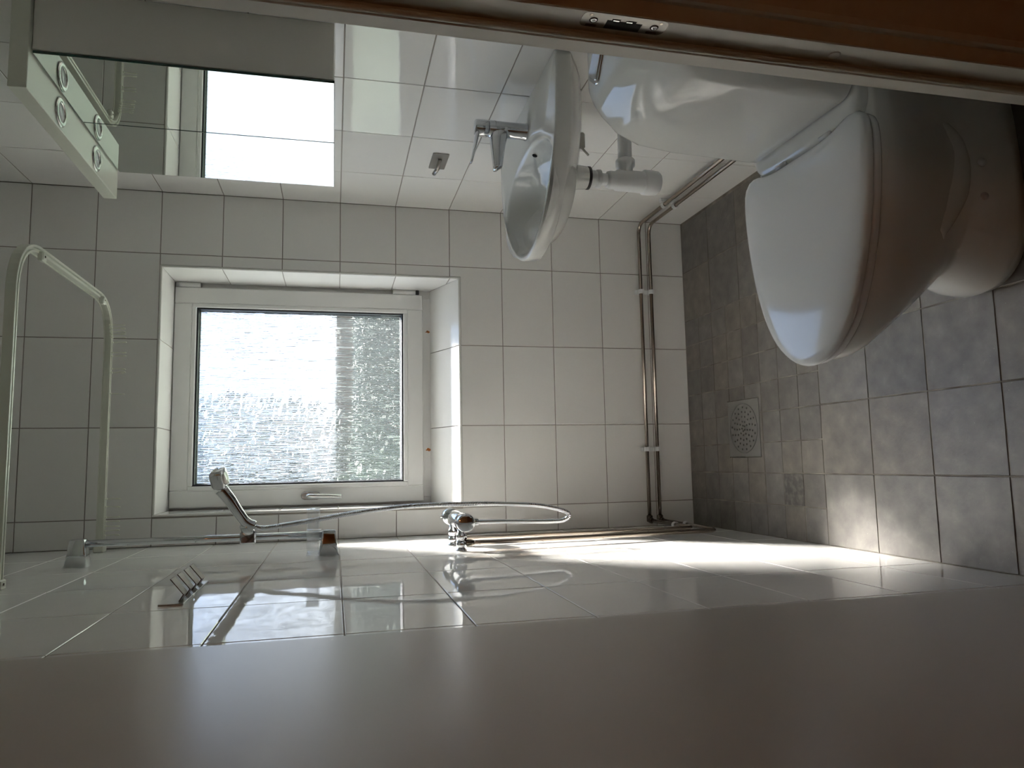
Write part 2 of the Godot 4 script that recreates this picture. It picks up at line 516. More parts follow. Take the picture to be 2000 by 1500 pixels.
func build_floor() -> void:
	var st := new_st()
	# slab with a well for the drain
	var d0 := Vector2(-0.745, 0.300)
	var d1 := Vector2(-0.543, 0.498)
	add_box(st, Vector3(XL - 0.1, -0.12, -0.1), Vector3(d0.x, -0.0016, 1.80), 0.0)
	add_box(st, Vector3(d1.x, -0.12, -0.1), Vector3(XR + 0.1, -0.0016, 1.80), 0.0)
	add_box(st, Vector3(d0.x, -0.12, -0.1), Vector3(d1.x, -0.0016, d0.y), 0.0)
	add_box(st, Vector3(d0.x, -0.12, d1.y), Vector3(d1.x, -0.0016, 1.80), 0.0)
	add_box(st, Vector3(d0.x, -0.12, d0.y), Vector3(d1.x, -0.06, d1.y), 0.0)
	var fl := structure("floor", done(st), M.floor_grout, "grey stone-look tiled bathroom floor with small tiles at the shower", "floor")
	var xf := Transform3D(Basis(Vector3.RIGHT, Vector3(0, 0, -1), Vector3.UP), Vector3.ZERO)
	var mats := ["floor_tile_0", "floor_tile_1", "floor_tile_2", "floor_tile_0", "floor_tile_1"]
	var big: Array = [XL, -0.798, -0.5955, -0.393, -0.1905, 0.012, 0.2145, XR]
	var zb: Array = [-1.80]
	var z := 0.8195 + 4 * 0.2025
	while z > 0.02:
		zb.append(-z)
		z -= 0.2025
	zb.append(-0.0)
	# shower zone: x < -0.1905 and z < 0.8195 is laid with quarter-size tiles
	var zone := Rect2(Vector2(XL - 0.01, -0.8195), Vector2(-0.1905 - XL + 0.01, 0.8195))
	put_tiles(fl, "floor_tile", xf, big, zb, PackedVector2Array(), mats, 0.0035, 0.008, 0.0009, zone)
	var sx: Array = [XL]
	for i in range(1, 8):
		sx.append(-0.1905 - (8 - i) * 0.10125)
	sx.append(-0.1905)
	var sz: Array = []
	for i in 9:
		sz.append(-0.8195 + i * 0.10125)
	sz[8] = -0.0
	var drain := rect(d0.x - 0.0015, -d1.y - 0.0015, d1.x + 0.0015, -d0.y + 0.0015)
	put_tiles(fl, "small_floor_tile", xf, sx, sz, drain, ["floor_tile_0", "floor_tile_2", "floor_tile_1", "floor_tile_3"], 0.0035, 0.008, 0.0009)
	# two small tiles by the wall are stained dark
	for c in fl.get_children():
		if c.name.begins_with("small_floor_tile"):
			var p: Vector3 = c.position
			if absf(p.x + 0.85) < 0.04 and absf(p.z - 0.67) < 0.04:
				c.material_override = M.stained_tile
				c.set_meta("label", "dark stained small floor tile")
	# floor drain: steel plate with a round perforated grate
	var dr := thing("floor_drain", "square stainless steel floor drain with a round perforated grate", "drain", Vector3((d0.x + d1.x) / 2, 0, (d0.y + d1.y) / 2))
	st = new_st()
	var h := 0.099
	var rin := 0.0875
	var n := 48
	st.set_smooth_group(-1)
	for i in n:
		var t0 := TAU * i / n + PI / 4
		var t1 := TAU * (i + 1) / n + PI / 4
		var sq := func(t: float) -> Vector3:
			var k := h / maxf(absf(cos(t)), absf(sin(t)))
			return Vector3(cos(t) * k, 0.001, sin(t) * k)
		var i0 := Vector3(cos(t0) * rin, 0.001, sin(t0) * rin)
		var i1 := Vector3(cos(t1) * rin, 0.001, sin(t1) * rin)
		quad(st, i0, i1, sq.call(t1), sq.call(t0), Vector3.UP)
		quad(st, i0, i1, i1 - Vector3(0, 0.012, 0), i0 - Vector3(0, 0.012, 0), -i0)
		quad(st, sq.call(t0), sq.call(t1), sq.call(t1) - Vector3(0, 0.012, 0), sq.call(t0) - Vector3(0, 0.012, 0), sq.call(t0))
	part("frame", done(st), M.drain_steel, dr)
	# grate: a disc with real holes
	var disc := PackedVector2Array()
	for i in 64:
		disc.append(Vector2.from_angle(TAU * i / 64) * 0.0855)
	var holes: Array = []
	for r in [[0.010, 5], [0.024, 9], [0.041, 13], [0.058, 17], [0.074, 17]]:
		for i in r[1]:
			holes.append(Vector2.from_angle(TAU * i / r[1] + r[0] * 40.0) * r[0])
	var csg := CSGCombiner3D.new()
	csg.name = "grate"
	csg.material_override = M.drain_steel
	var base := CSGPolygon3D.new()
	base.name = "disc"
	base.polygon = disc
	base.depth = 0.003
	base.material = M.drain_steel
	csg.add_child(base)
	for p in holes:
		var c := CSGCylinder3D.new()
		c.name = "perforation"
		c.radius = 0.0034
		c.height = 0.02
		c.sides = 8
		c.material = M.drain_steel
		c.operation = CSGShape3D.OPERATION_SUBTRACTION
		c.rotation.x = PI / 2
		c.position = Vector3(p.x, p.y, -0.0015)
		csg.add_child(c, true)
	csg.transform = Transform3D(Basis(Vector3.RIGHT, -PI / 2), Vector3(0, 0.0012, 0))
	dr.add_child(csg)
	part("drain_cup", lathe([Vector2(0.0, -0.058), Vector2(0.086, -0.058), Vector2(0.0865, -0.012), Vector2(0.0865, -0.0115), Vector2(0.082, -0.0115), Vector2(0.08, -0.05), Vector2(0.0, -0.05)], Vector3.ZERO), M.drain_plastic, dr)

func build_hall() -> void:
	structure("floor_hall", box(Vector3(-1.8, -0.1, 1.80), Vector3(1.1, -0.002, 4.3), 0.0), M.hall_floor, "brown floor of the dim hall outside the bathroom", "floor")
	structure("ceiling_hall", box(Vector3(-1.8, CEIL, 1.88), Vector3(1.1, CEIL + 0.1, 4.3), 0.0), M.hall_wall, "ceiling of the dim hall outside the bathroom", "ceiling")
	structure("wall_hall_left", box(Vector3(-1.9, -0.1, 1.88), Vector3(-1.8, CEIL + 0.1, 4.3), 0.0), M.hall_wall, "brown left wall of the dim hall", "wall")
	structure("wall_hall_right", box(Vector3(1.1, -0.1, 1.76), Vector3(1.2, CEIL + 0.1, 4.3), 0.0), M.hall_wall, "brown right wall of the dim hall", "wall")
	structure("wall_hall_back", box(Vector3(-1.9, -0.1, 4.3), Vector3(1.2, CEIL + 0.1, 4.4), 0.0), M.hall_wall, "brown end wall of the dim hall", "wall")
	# unseen warm hall lamp, added to give the door frame its brown tone
	var lp := thing("added_ceiling_lamp", "added dim warm globe lamp on the hall ceiling, unseen behind the camera", "lamp", Vector3(-0.3, CEIL, 3.5))
	part("canopy", lathe([Vector2(0.0, 0.0), Vector2(0.05, 0.0), Vector2(0.045, 0.02), Vector2(0.0, 0.022)], Vector3.ZERO, Vector3.DOWN), M.white_enamel, lp)
	part("added_lamp_globe", lathe([Vector2(0.0, 0.02), Vector2(0.05, 0.03), Vector2(0.085, 0.07), Vector2(0.09, 0.10), Vector2(0.075, 0.15), Vector2(0.04, 0.18), Vector2(0.0, 0.188)], Vector3.ZERO, Vector3.DOWN, 28), M.added_lamp_glow, lp)
	var added_bulb := OmniLight3D.new()
	added_bulb.name = "added_lamp_light"
	added_bulb.light_color = Color(1.0, 0.72, 0.50)
	added_bulb.light_energy = 0.055
	added_bulb.light_size = 0.09
	added_bulb.omni_range = 8.0
	added_bulb.omni_attenuation = 2.0
	added_bulb.shadow_enabled = true
	added_bulb.position = Vector3(0, -0.30, 0)
	lp.add_child(added_bulb)
	# doorway frame: rebated jambs and head, with architraves on the hall side
	var st := new_st()
	var prof := func(s: float, xi: float) -> Array:   # jamb outline in (x, z); s = +1 for the right jamb
		return [Vector2(xi, 1.815), Vector2(xi, 1.8395), Vector2(xi + s * 0.0015, 1.841), Vector2(xi + s * 0.0145, 1.841), Vector2(xi + s * 0.0145, 1.8815), Vector2(xi + s * 0.016, 1.883), Vector2(xi + s * 0.042, 1.883), Vector2(xi + s * 0.042, 1.815)]
	var jamb := func(s: float, xi: float) -> ArrayMesh:
		var p: Array = prof.call(s, xi)
		var k := new_st()
		var lo: Array = []
		var hi: Array = []
		for q in p:
			lo.append(Vector3(q.x, 0.0, q.y))
			hi.append(Vector3(q.x, 2.04, q.y))
		k.set_smooth_group(-1)
		add_plate(k, PackedVector2Array(p.map(func(q: Vector2) -> Vector2: return Vector2(q.x, -q.y))), 2.04, 0.0, Transform3D(Basis(Vector3.RIGHT, -PI / 2), Vector3(0, 2.04, 0)))
		return done(k)
	var fr := structure("trim_2", box(Vector3(-0.99, 2.04, 1.815), Vector3(-0.16, 2.085, 1.883)), M.frame_paint, "white painted doorway frame with a steel strike plate", "door frame")
	part("jamb", jamb.call(1.0, -0.2005), M.frame_paint, fr)
	part("jamb", jamb.call(-1.0, -0.952), M.frame_paint, fr)
	part("architrave", plate(PackedVector2Array([Vector2(-0.1625, -1.883), Vector2(-0.0900, -1.883), Vector2(-0.0900, -1.893), Vector2(-0.152, -1.895), Vector2(-0.1605, -1.893), Vector2(-0.1625, -1.889)]), 2.1, 0.0, Transform3D(Basis(Vector3.RIGHT, -PI / 2), Vector3(0, 2.1, 0))), M.frame_paint, fr)
	part("architrave", plate(PackedVector2Array([Vector2(-1.062, -1.883), Vector2(-0.990, -1.883), Vector2(-0.990, -1.889), Vector2(-1.000, -1.895), Vector2(-1.062, -1.893)]), 2.1, 0.0, Transform3D(Basis(Vector3.RIGHT, -PI / 2), Vector3(0, 2.1, 0))), M.frame_paint, fr)
	part("threshold", box(Vector3(-0.96, -0.001, 1.78), Vector3(-0.19, 0.016, 1.90), 0.003), M.hall_floor, fr)
	# sealing strip in the rebate
	part("door_seal", tube([Vector3(-0.1955, 0.02, 1.8435), Vector3(-0.1955, 2.03, 1.8435)], 0.0042, 8), M.frame_paint, fr)
	# strike plate on the rebate face (faces -x)
	var sp := Transform3D(Basis(Vector3(0, 1, 0), Vector3(0, 0, -1), Vector3(-1, 0, 0)), Vector3(-0.1862, 1.032, 1.8655))
	var outer := round_rect(-0.0585, -0.0165, 0.0585, 0.0145, 0.009)
	for i in outer.size():
		if outer[i].y < -0.005:
			outer[i].x *= 1.0
	var plate_part := part("strike_plate", plate(outer, 0.0012, 0.0003, sp), M.strike_steel, fr)
	var hole_z := 0.00035
	part("latch_hole_shade", plate(PackedVector2Array([Vector2(-0.024, 0.0125), Vector2(0.024, 0.0125), Vector2(0.024, -0.004), Vector2(0.018, -0.004), Vector2(0.018, -0.0075), Vector2(0.007, -0.0075), Vector2(0.007, -0.004), Vector2(-0.004, -0.004), Vector2(-0.004, -0.0075), Vector2(-0.015, -0.0075), Vector2(-0.015, -0.004), Vector2(-0.024, -0.004)]), 0.0006, 0.0, sp * Transform3D(Basis(), Vector3(0, 0, hole_z))), M.hole_shade_and_black, plate_part)  # solid dark plate, painting the shade inside the latch opening
	for sx in [-0.0055, 0.0125]:
		part("latch_tongue", plate(rect(sx - 0.0042, -0.0065, sx + 0.0042, -0.0042), 0.0008, 0.0002, sp * Transform3D(Basis(), Vector3(0, 0, hole_z + 0.0006))), M.brushed_nickel, plate_part)
	for sx in [-0.042, 0.042]:
		part("screw", lathe([Vector2(0.0046, 0.0), Vector2(0.0046, 0.0006), Vector2(0.0036, 0.0011), Vector2(0.0016, 0.0011), Vector2(0.0014, 0.0002), Vector2(0.0, 0.0002)], sp * Vector3(sx, -0.001, 0.0001), Vector3(-1, 0, 0), 18), M.chrome, plate_part)
		part("screw_ring", lathe([Vector2(0.0056, 0.0), Vector2(0.0056, 0.0003), Vector2(0.0047, 0.0003), Vector2(0.0047, 0.0)], sp * Vector3(sx, -0.001, 0.0001), Vector3(-1, 0, 0), 18), M.hole_shade_and_black, plate_part)
		part("slot_shade", plate(round_rect(sx - 0.0075, 0.0085, sx + 0.0075, 0.0125, 0.0019), 0.0003, 0.0, sp * Transform3D(Basis(), Vector3(0, 0, 0.0003))), M.dark_steel, plate_part)  # thin dark plate laid on, painting the shade in a slot
		part("pin_hole_shade", plate(round_rect(sx * 1.14 - 0.002, -0.0125, sx * 1.14 + 0.002, -0.0085, 0.0019), 0.0003, 0.0, sp * Transform3D(Basis(), Vector3(0, 0, 0.0003))), M.dark_steel, plate_part)  # thin dark plate laid on, painting the shade in a pin hole
	for yy in [0.712, 1.335]:
		part("cover_plug", lathe([Vector2(0.0085, -0.0005), Vector2(0.0085, 0.0006), Vector2(0.006, 0.0011), Vector2(0.0, 0.0013)], Vector3(-0.186, yy, 1.8585), Vector3(-1, 0, 0), 24), M.frame_paint, fr)
	part("wall_tack", lathe([Vector2(0.0014, 0.0), Vector2(0.0014, 0.001), Vector2(0.0, 0.0014)], Vector3(-0.135, 0.83, 1.894), Vector3(0, 0, 1), 10), M.black_rubber, fr)
	# door leaf folded back against the hall, its bathroom face turned to +x
	var leaf := structure("door_1", box(Vector3(-0.964, 0.012, 1.888), Vector3(-0.9255, 2.035, 2.63), 0.0015), M.door_paint, "plain satin white door leaf standing open beside the camera", "door")
	for hy in [0.25, 1.0, 1.80]:
		part("hinge", tube([Vector3(-0.966, hy - 0.04, 1.884), Vector3(-0.966, hy + 0.04, 1.884)], 0.007, 12), M.satin_steel, leaf)
	part("door_handle", tube(rounded([Vector3(-0.926, 1.03, 2.56), Vector3(-0.885, 1.03, 2.56), Vector3(-0.885, 1.03, 2.45)], 0.015), 0.009, 12), M.satin_steel, leaf)

# ---------------------------------------------------------------- window
func frame_ring(x0: float, y0: float, x1: float, y1: float, w: float, z0: float, z1: float, ch := 0.002) -> ArrayMesh:
	# mitred frame: four swept sides in one mesh
	var st := new_st()
	add_box(st, Vector3(x0, y0, z0), Vector3(x0 + w, y1, z1), ch)
	add_box(st, Vector3(x1 - w, y0, z0), Vector3(x1, y1, z1), ch)
	add_box(st, Vector3(x0 + w, y0, z0), Vector3(x1 - w, y0 + w, z1), ch)
	add_box(st, Vector3(x0 + w, y1 - w, z0), Vector3(x1 - w, y1, z1), ch)
	return done(st)

func build_window() -> void:
	var w := structure("window_1", frame_ring(-0.925, 1.005, -0.028, 1.995, 0.050, -0.30, -0.226), M.window_pvc, "white casement window with textured glass in a tiled recess", "window")
	part("sash", frame_ring(-0.890, 1.050, -0.067, 1.976, 0.062, -0.285, -0.205, 0.003), M.window_pvc, w)
	# glazing bead stands a hair proud with a fine joint
	part("glazing_bead", frame_ring(-0.8295, 1.1105, -0.127, 1.9155, 0.0175, -0.214, -0.2035, 0.0035), M.window_pvc, w)
	part("gasket", frame_ring(-0.8125, 1.1275, -0.1440, 1.8985, 0.0065, -0.2375, -0.2085, 0.001), M.gasket, w)
	# spacer bar of the double glazing
	part("spacer_bar", frame_ring(-0.812, 1.128, -0.1445, 1.898, 0.009, -0.252, -0.238, 0.001), M.gasket, w)
	# textured pane: a clear sheet, its room side covered with upright ripples (cylinder lenses of uneven width and length)
	var gx0 := -0.813
	var gx1 := -0.144
	var gy0 := 1.127
	var gy1 := 1.899
	var pane := part("pane", box(Vector3(gx0, gy0, -0.2345), Vector3(gx1, gy1, -0.2315), 0.0), M.clear_glass, w, Transform3D(), "textured glass pane with fine upright ripples")
	var st := new_st()
	var rg := RandomNumberGenerator.new()
	rg.seed = 19
	var pitch := 0.0036
	var cols := int((gx1 - gx0) / pitch)
	for c in cols:
		var y := gy0 - rg.randf() * 0.03
		while y < gy1:
			var ln := rg.randf_range(0.018, 0.06)
			var a := maxf(y, gy0)
			var b := minf(y + ln, gy1)
			y += ln
			if b - a < 0.004:
				continue
			var wd := pitch * rg.randf_range(0.50, 0.92)
			var xm := gx0 + (c + 0.5) * pitch + rg.randf_range(-0.5, 0.5) * (pitch - wd)
			var h := wd * (rg.randf_range(0.06, 0.15) if rg.randf() < 0.65 else rg.randf_range(0.2, 0.36))
			var lean := rg.randf_range(-0.5, 0.5) * (pitch - wd) * 0.5
			var rings: Array = []
			for e in [[a, -lean], [b, lean]]:
				var q: Array = []
				q.append(Vector3(xm + e[1] + wd / 2, e[0], -0.2312))
				q.append(Vector3(xm + e[1] - wd / 2, e[0], -0.2312))
				for k in 7:
					var t := -1.0 + k / 3.0
					q.append(Vector3(xm + e[1] + t * wd / 2, e[0], -0.2310 + h * (1.0 - t * t)))
				rings.append(q)
			add_loft(st, rings, true, true, true, -1)
	part("ripples", done(st), M.ripple_glass, pane).set_meta("kind", "stuff")
	# espagnolette handle on the left stile
	var hd := part("handle_rose", plate(round_rect(-0.0155, -0.036, 0.0155, 0.036, 0.0152, 8), 0.010, 0.003, Transform3D(Basis(), Vector3(-0.857, 1.478, -0.195)), false), M.brushed_nickel, w)
	part("window_handle", tube(rounded([Vector3(-0.857, 1.487, -0.197), Vector3(-0.857, 1.487, -0.153), Vector3(-0.861, 1.365, -0.150)], 0.022, 8), [0.0095, 0.0095, 0.0095, 0.0095, 0.0095, 0.0095, 0.0095, 0.0095, 0.0092, 0.009, 0.0085], 14), M.brushed_nickel, hd)
	# hinge covers on the right stile
	var hg := part("hinge_cover", tube([Vector3(-0.057, 1.888, -0.212), Vector3(-0.057, 1.972, -0.212)], 0.0098, 14), M.window_pvc, w)
	part("hinge_joint", tube([Vector3(-0.057, 1.9585, -0.212), Vector3(-0.057, 1.9595, -0.212)], 0.0102, 14), M.cabinet_side, hg)
	var hb := part("hinge_cover", tube([Vector3(-0.057, 1.078, -0.212), Vector3(-0.057, 1.168, -0.212)], 0.0098, 14), M.window_pvc, w)
	part("hinge_joint", box(Vector3(-0.067, 1.064, -0.216), Vector3(-0.047, 1.077, -0.206), 0.002), M.gasket, hb)
	# rust spots where the frame was screwed at the sill
	for r in [[-0.213, 0.005], [-0.689, 0.006]]:
		var bl := PackedVector2Array()
		for i in 11:
			var t := TAU * i / 11
			bl.append(Vector2(cos(t) * r[1] * (1.0 + 0.35 * sin(i * 2.3)), sin(t) * r[1] * 1.6 * (1.0 + 0.4 * cos(i * 1.7))))
		part("rust_spot", plate(bl, 0.0008, 0.0002, Transform3D(Basis(), Vector3(r[0], 1.0275, -0.2252))), M.rust, w)
		part("screw_tip", lathe([Vector2(0.0015, 0.0), Vector2(0.0008, 0.006), Vector2(0.0, 0.007)], Vector3(r[0], 1.030, -0.2252), Vector3(0, 0.5, 1), 8), M.hole_shade_and_black, w)

# ---------------------------------------------------------------- outdoors
func build_outdoors() -> void:
	var lawn := structure("ground_outdoors", box(Vector3(-60, -0.6, -80), Vector3(60, -0.5, -0.5), 0.0), M.lawn, "blurred green ground outside the textured window", "ground")
	lawn.set_meta("kind", "structure")
	var f := thing("garden_fence", "brown band of a low fence blurred behind the window glass", "fence", Vector3(0, -0.5, -16))
	for i in 48:
		part("board", box(Vector3(-6 + i * 0.25, 0, -0.015 + 0.02 * (i % 2)), Vector3(-6 + i * 0.25 + 0.222 + 0.022 * sin(i * 2.7), 1.855 + 0.02 * sin(i * 1.9), 0.015 + 0.02 * (i % 2)), 0.004), M.fence_wood, f)
	for k in 2:
		part("rail", box(Vector3(-6, 0.3 + k * 0.8, -0.06), Vector3(6, 0.38 + k * 0.8, -0.016), 0.004), M.fence_wood, f)
	leafy("tree_outdoors", "grey-green tree crown blurred behind left of window glass", "tree", Vector3(-1.4, -0.5, -9.0), Vector3(1.8, 3.2, 1.6), 3.4, 20000, 0.08, M.leaf, 71, true)
	leafy("tree_outdoors", "dark tree crown blurred behind the right edge of window glass", "tree", Vector3(5.0, -0.5, -9.6), Vector3(3.2, 2.6, 1.5), 2.6, 16000, 0.11, M.leaf, 73, true)
	leafy("bush_outdoors", "dark bush blurred behind the lower left window glass", "bush", Vector3(-1.05, -0.5, -5.0), Vector3(0.5, 0.75, 0.5), 1.15, 2500, 0.07, M.leaf_dark, 72, false)
	var hd := thing("hedge_outdoors", "long green hedge blurred behind the lower half of window glass", "hedge", Vector3(0.5, -0.5, -13.0))
	var r := RandomNumberGenerator.new()
	r.seed = 5
	var st := new_st()
	st.set_smooth_group(-1)
	for i in 42000:
		var c := Vector3(r.randf_range(-7, 7), 1.5 * pow(r.randf(), 0.8), r.randf_range(-0.4, 0.5))
		var u := Vector3(r.randfn(), r.randfn(), r.randfn()).normalized() * 0.06
		var v := Vector3(r.randfn(), r.randfn(), r.randfn()).normalized() * 0.035
		tri(st, c - u, c + v, c + u, Vector3(0, 0, 1))
	for i in 12:
		part("stem", tube([Vector3(-6.6 + i * 1.2, 0, 0), Vector3(-6.55 + i * 1.2, 0.6, 0.05), Vector3(-6.6 + i * 1.2, 1.2, 0)], [0.03, 0.02, 0.008], 6), M.bark, hd)
	part("foliage", done(st), M.hedge_leaf, hd).set_meta("kind", "stuff")

func leafy(called: String, label: String, category: String, at: Vector3, half: Vector3, mid: float, count: int, size: float, m: Material, seed_: int, trunk: bool) -> void:
	var t := thing(called, label, category, at)
	var r := RandomNumberGenerator.new()
	r.seed = seed_
	var st := new_st()
	st.set_smooth_group(-1)
	for i in count:
		var d := Vector3(r.randfn(), r.randfn(), r.randfn()).normalized() * pow(r.randf(), 0.42)
		var c := Vector3(0, mid, 0) + d * half
		if c.y < 0.02:
			continue
		var n := Vector3(r.randfn(), r.randfn(), r.randfn()).normalized()
		var u := n.cross(Vector3(0.3, 1, 0.2)).normalized() * size * r.randf_range(0.5, 1.2)
		var v := n.cross(u.normalized()) * size * 0.5
		tri(st, c - u, c + v * 0.8, c + u, n)
		tri(st, c - u, c - v * 0.8, c + u, n)
	var fo := part("foliage", done(st), m, t)
	fo.set_meta("kind", "stuff")
	if trunk:
		part("trunk", tube([Vector3(0, 0, 0), Vector3(0.05, mid * 0.5, 0), Vector3(0, mid, 0.05)], [0.16, 0.12, 0.05], 10), M.bark, t)
	else:
		part("stem", tube([Vector3.ZERO, Vector3(0, mid, 0)], [0.03, 0.012], 8), M.bark, t)

# ---------------------------------------------------------------- shower
func build_shower() -> void:
	# curtain rail: U-shaped white track with a slot below
	var yb := 2.100
	var path := rounded([Vector3(XL, yb, 0.838), Vector3(-0.205, yb, 0.838), Vector3(-0.205, yb, 0.100), Vector3(XL, yb, 0.100)], 0.135, 14)
	var cr := thing("curtain_rail", "white U-shaped shower curtain rail above the shower", "curtain rail", Vector3.ZERO)
	var prof := [Vector2(-0.009, 0.0), Vector2(-0.003, 0.0), Vector2(-0.003, 0.007), Vector2(0.003, 0.007), Vector2(0.003, 0.0), Vector2(0.009, 0.0), Vector2(0.0095, 0.001), Vector2(0.0095, 0.021), Vector2(0.008, 0.0225), Vector2(-0.009, 0.0225), Vector2(-0.009, 0.0195), Vector2(-0.0055, 0.0195), Vector2(-0.0055, 0.0085), Vector2(-0.0095, 0.0075), Vector2(-0.0095, 0.001)]
	var rings: Array = []
	for i in path.size():
		var t: Vector3 = (path[mini(i + 1, path.size() - 1)] - path[maxi(i - 1, 0)]).normalized()
		var side := t.cross(Vector3.UP)
		var r: Array = []
		for p in prof:
			r.append(path[i] + side * p.x + Vector3.UP * p.y)
		rings.append(r)
	var st := new_st()
	add_loft(st, rings, true, true, true, -1)
	part("track", done(st), M.white_enamel, cr)
	for z in [0.838, 0.100]:
		part("wall_bracket", box(Vector3(XL, yb - 0.004, z - 0.016), Vector3(XL + 0.022, yb + 0.028, z + 0.016), 0.003), M.white_enamel, cr)
	part("bracket_screw", lathe([Vector2(0.003, 0), Vector2(0.003, 0.001), Vector2(0.0, 0.0014)], Vector3(XL + 0.012, yb - 0.004, 0.838), Vector3.DOWN, 10), M.dark_steel, cr)
	for z in [0.715, 0.225]:
		var cl := part("track_stop", box(Vector3(-0.233, yb - 0.010, z - 0.012), Vector3(-0.209, yb + 0.004, z + 0.012), 0.003), M.white_enamel, cr)
		part("stop_screw", lathe([Vector2(0.003, 0), Vector2(0.003, 0.001), Vector2(0.0, 0.0014)], Vector3(-0.221, yb - 0.010, z), Vector3.DOWN, 10), M.dark_steel, cl)
	# curtain gliders: little plastic hooks hanging from the far arm
	var gx := [-0.985, -0.970, -0.953, -0.939, -0.924, -0.909, -0.896, -0.862, -0.838, -0.500, -0.432, -0.419, -0.378, -0.366, -0.333, -0.318, -0.309, -0.300, -0.289, -0.279]
	var ord := ["first", "second", "third", "fourth", "fifth", "sixth", "seventh", "eighth", "ninth", "tenth", "eleventh", "twelfth", "thirteenth", "fourteenth", "fifteenth", "sixteenth", "seventeenth", "eighteenth", "nineteenth", "twentieth"]
	var first: Node3D
	for i in gx.size():
		var lab := "small white plastic curtain hook hanging from rail, %s from the shower wall" % ord[i]
		var o: Node3D
		if i == 0:
			first = thing("curtain_hook", lab, "curtain hook", Vector3.ZERO, "curtain hooks on the shower rail")
			part("slider_head", box(Vector3(-0.0022, -0.004, -0.005), Vector3(0.0022, 0.004, 0.005), 0.0008), M.glider_plastic, first)
			part("hook_wire", tube(curve([Vector3(0, -0.002, 0), Vector3(0, -0.014, 0), Vector3(0.0006, -0.024, 0.002), Vector3(0.0006, -0.036, 0.0035), Vector3(0, -0.042, 0), Vector3(-0.0006, -0.036, -0.0035), Vector3(-0.0006, -0.029, -0.003)], 0.003), 0.0016, 6), M.glider_plastic, first)
			o = first
		else:
			o = first.duplicate()
			o.name = numbered("curtain_hook")
			add_child(o)
			o.set_meta("label", lab)
		var gz := 0.100
		if gx[i] > -0.335:
			gz = 0.100 + (gx[i] + 0.335) * 0.45
		o.position = Vector3(gx[i], yb - 0.001, gz)
		o.rotation.y = rng.randf_range(-0.5, 0.5)
		o.rotation.z = rng.randf_range(-0.06, 0.06)
	# riser rail with brackets and slider
	var zr := 0.466
	var xr := -0.944
	var sr := thing("shower_riser_rail", "chrome shower riser rail with wedge brackets on the left wall", "shower rail", Vector3(XL, 1.40, zr))
	var off := Vector3(XL, 1.40, zr)
	part("rail", tube([Vector3(xr, 1.390, zr) - off, Vector3(xr, 2.070, zr) - off], 0.0095, 18), M.chrome, sr)
	for b in [2.063, 1.407]:
		st = new_st()
		var rr: Array = []
		for k in [[XL, 0.029, 0.022], [XL + 0.035, 0.023, 0.020], [xr + 0.010, 0.019, 0.0175], [xr + 0.0125, 0.017, 0.016]]:
			var q: Array = []
			for p in round_rect(-k[1], -k[2], k[1], k[2], 0.004, 3):
				q.append(Vector3(k[0], b + p.x, zr + p.y) - off)
			rr.append(q)
		add_loft(st, rr)
		part("bracket", done(st), M.chrome, sr)
	# slider
	st = new_st()
	add_box(st, Vector3(xr - 0.018, 1.607, zr - 0.018) - off, Vector3(xr + 0.018, 1.650, zr + 0.018) - off, 0.004)
	var sl := part("slider", done(st), M.chrome, sr)
	part("slider_socket", lathe([Vector2(0.010, 0.0), Vector2(0.0165, 0.006), Vector2(0.0185, 0.022), Vector2(0.017, 0.034), Vector2(0.012, 0.036)], Vector3(xr + 0.012, 1.622, zr + 0.012) - off, Vector3(0.75, 0.35, 0.45)), M.chrome, sl)
	# hand shower in the slider
	var hs := thing("hand_shower", "chrome hand shower with curved handle held by the riser rail", "shower head", Vector3(-0.905, 1.628, 0.495))
	var ho := Vector3(-0.905, 1.628, 0.495)
	var hp := curve([Vector3(-0.912, 1.612, 0.492), Vector3(-0.900, 1.632, 0.497), Vector3(-0.868, 1.655, 0.502), Vector3(-0.836, 1.675, 0.506), Vector3(-0.806, 1.698, 0.509)], 0.008)
	var hr: Array = []
	for i in hp.size():
		hp[i] -= ho
		var t := float(i) / (hp.size() - 1)
		hr.append(0.0138 + 0.0035 * absf(t - 0.25) * (1.0 if t > 0.25 else 3.0) + 0.002 * t)
	part("handle", tube(hp, hr, 18), M.chrome, hs)
	var face := Vector3(0.22, -0.93, 0.28).normalized()
	var hb := Basis(Vector3(0.93, 0.20, 0.30).normalized(), -face, Vector3(0.93, 0.20, 0.30).normalized().cross(-face)).orthonormalized()
	var hc := Vector3(-0.777, 1.704, 0.511) - ho
	st = new_st()
	var hrings: Array = []
	for k in [[-0.017, 0.024, 0.024, 0.010], [-0.0155, 0.0265, 0.0265, 0.011], [0.004, 0.0275, 0.0275, 0.012], [0.012, 0.026, 0.026, 0.012], [0.018, 0.021, 0.020, 0.010], [0.020, 0.014, 0.013, 0.006]]:
		var q: Array = []
		for p in round_rect(-k[1], -k[2], k[1], k[2], k[3], 5):
			q.append(hc + hb * Vector3(p.x, k[0], p.y))
		hrings.append(q)
	add_loft(st, hrings)
	part("head", done(st), M.chrome, hs)
	part("spray_plate", lathe([Vector2(0.020, 0.0165), Vector2(0.019, 0.0185), Vector2(0.0, 0.0185)], hc, face, 28), M.satin_steel, hs)
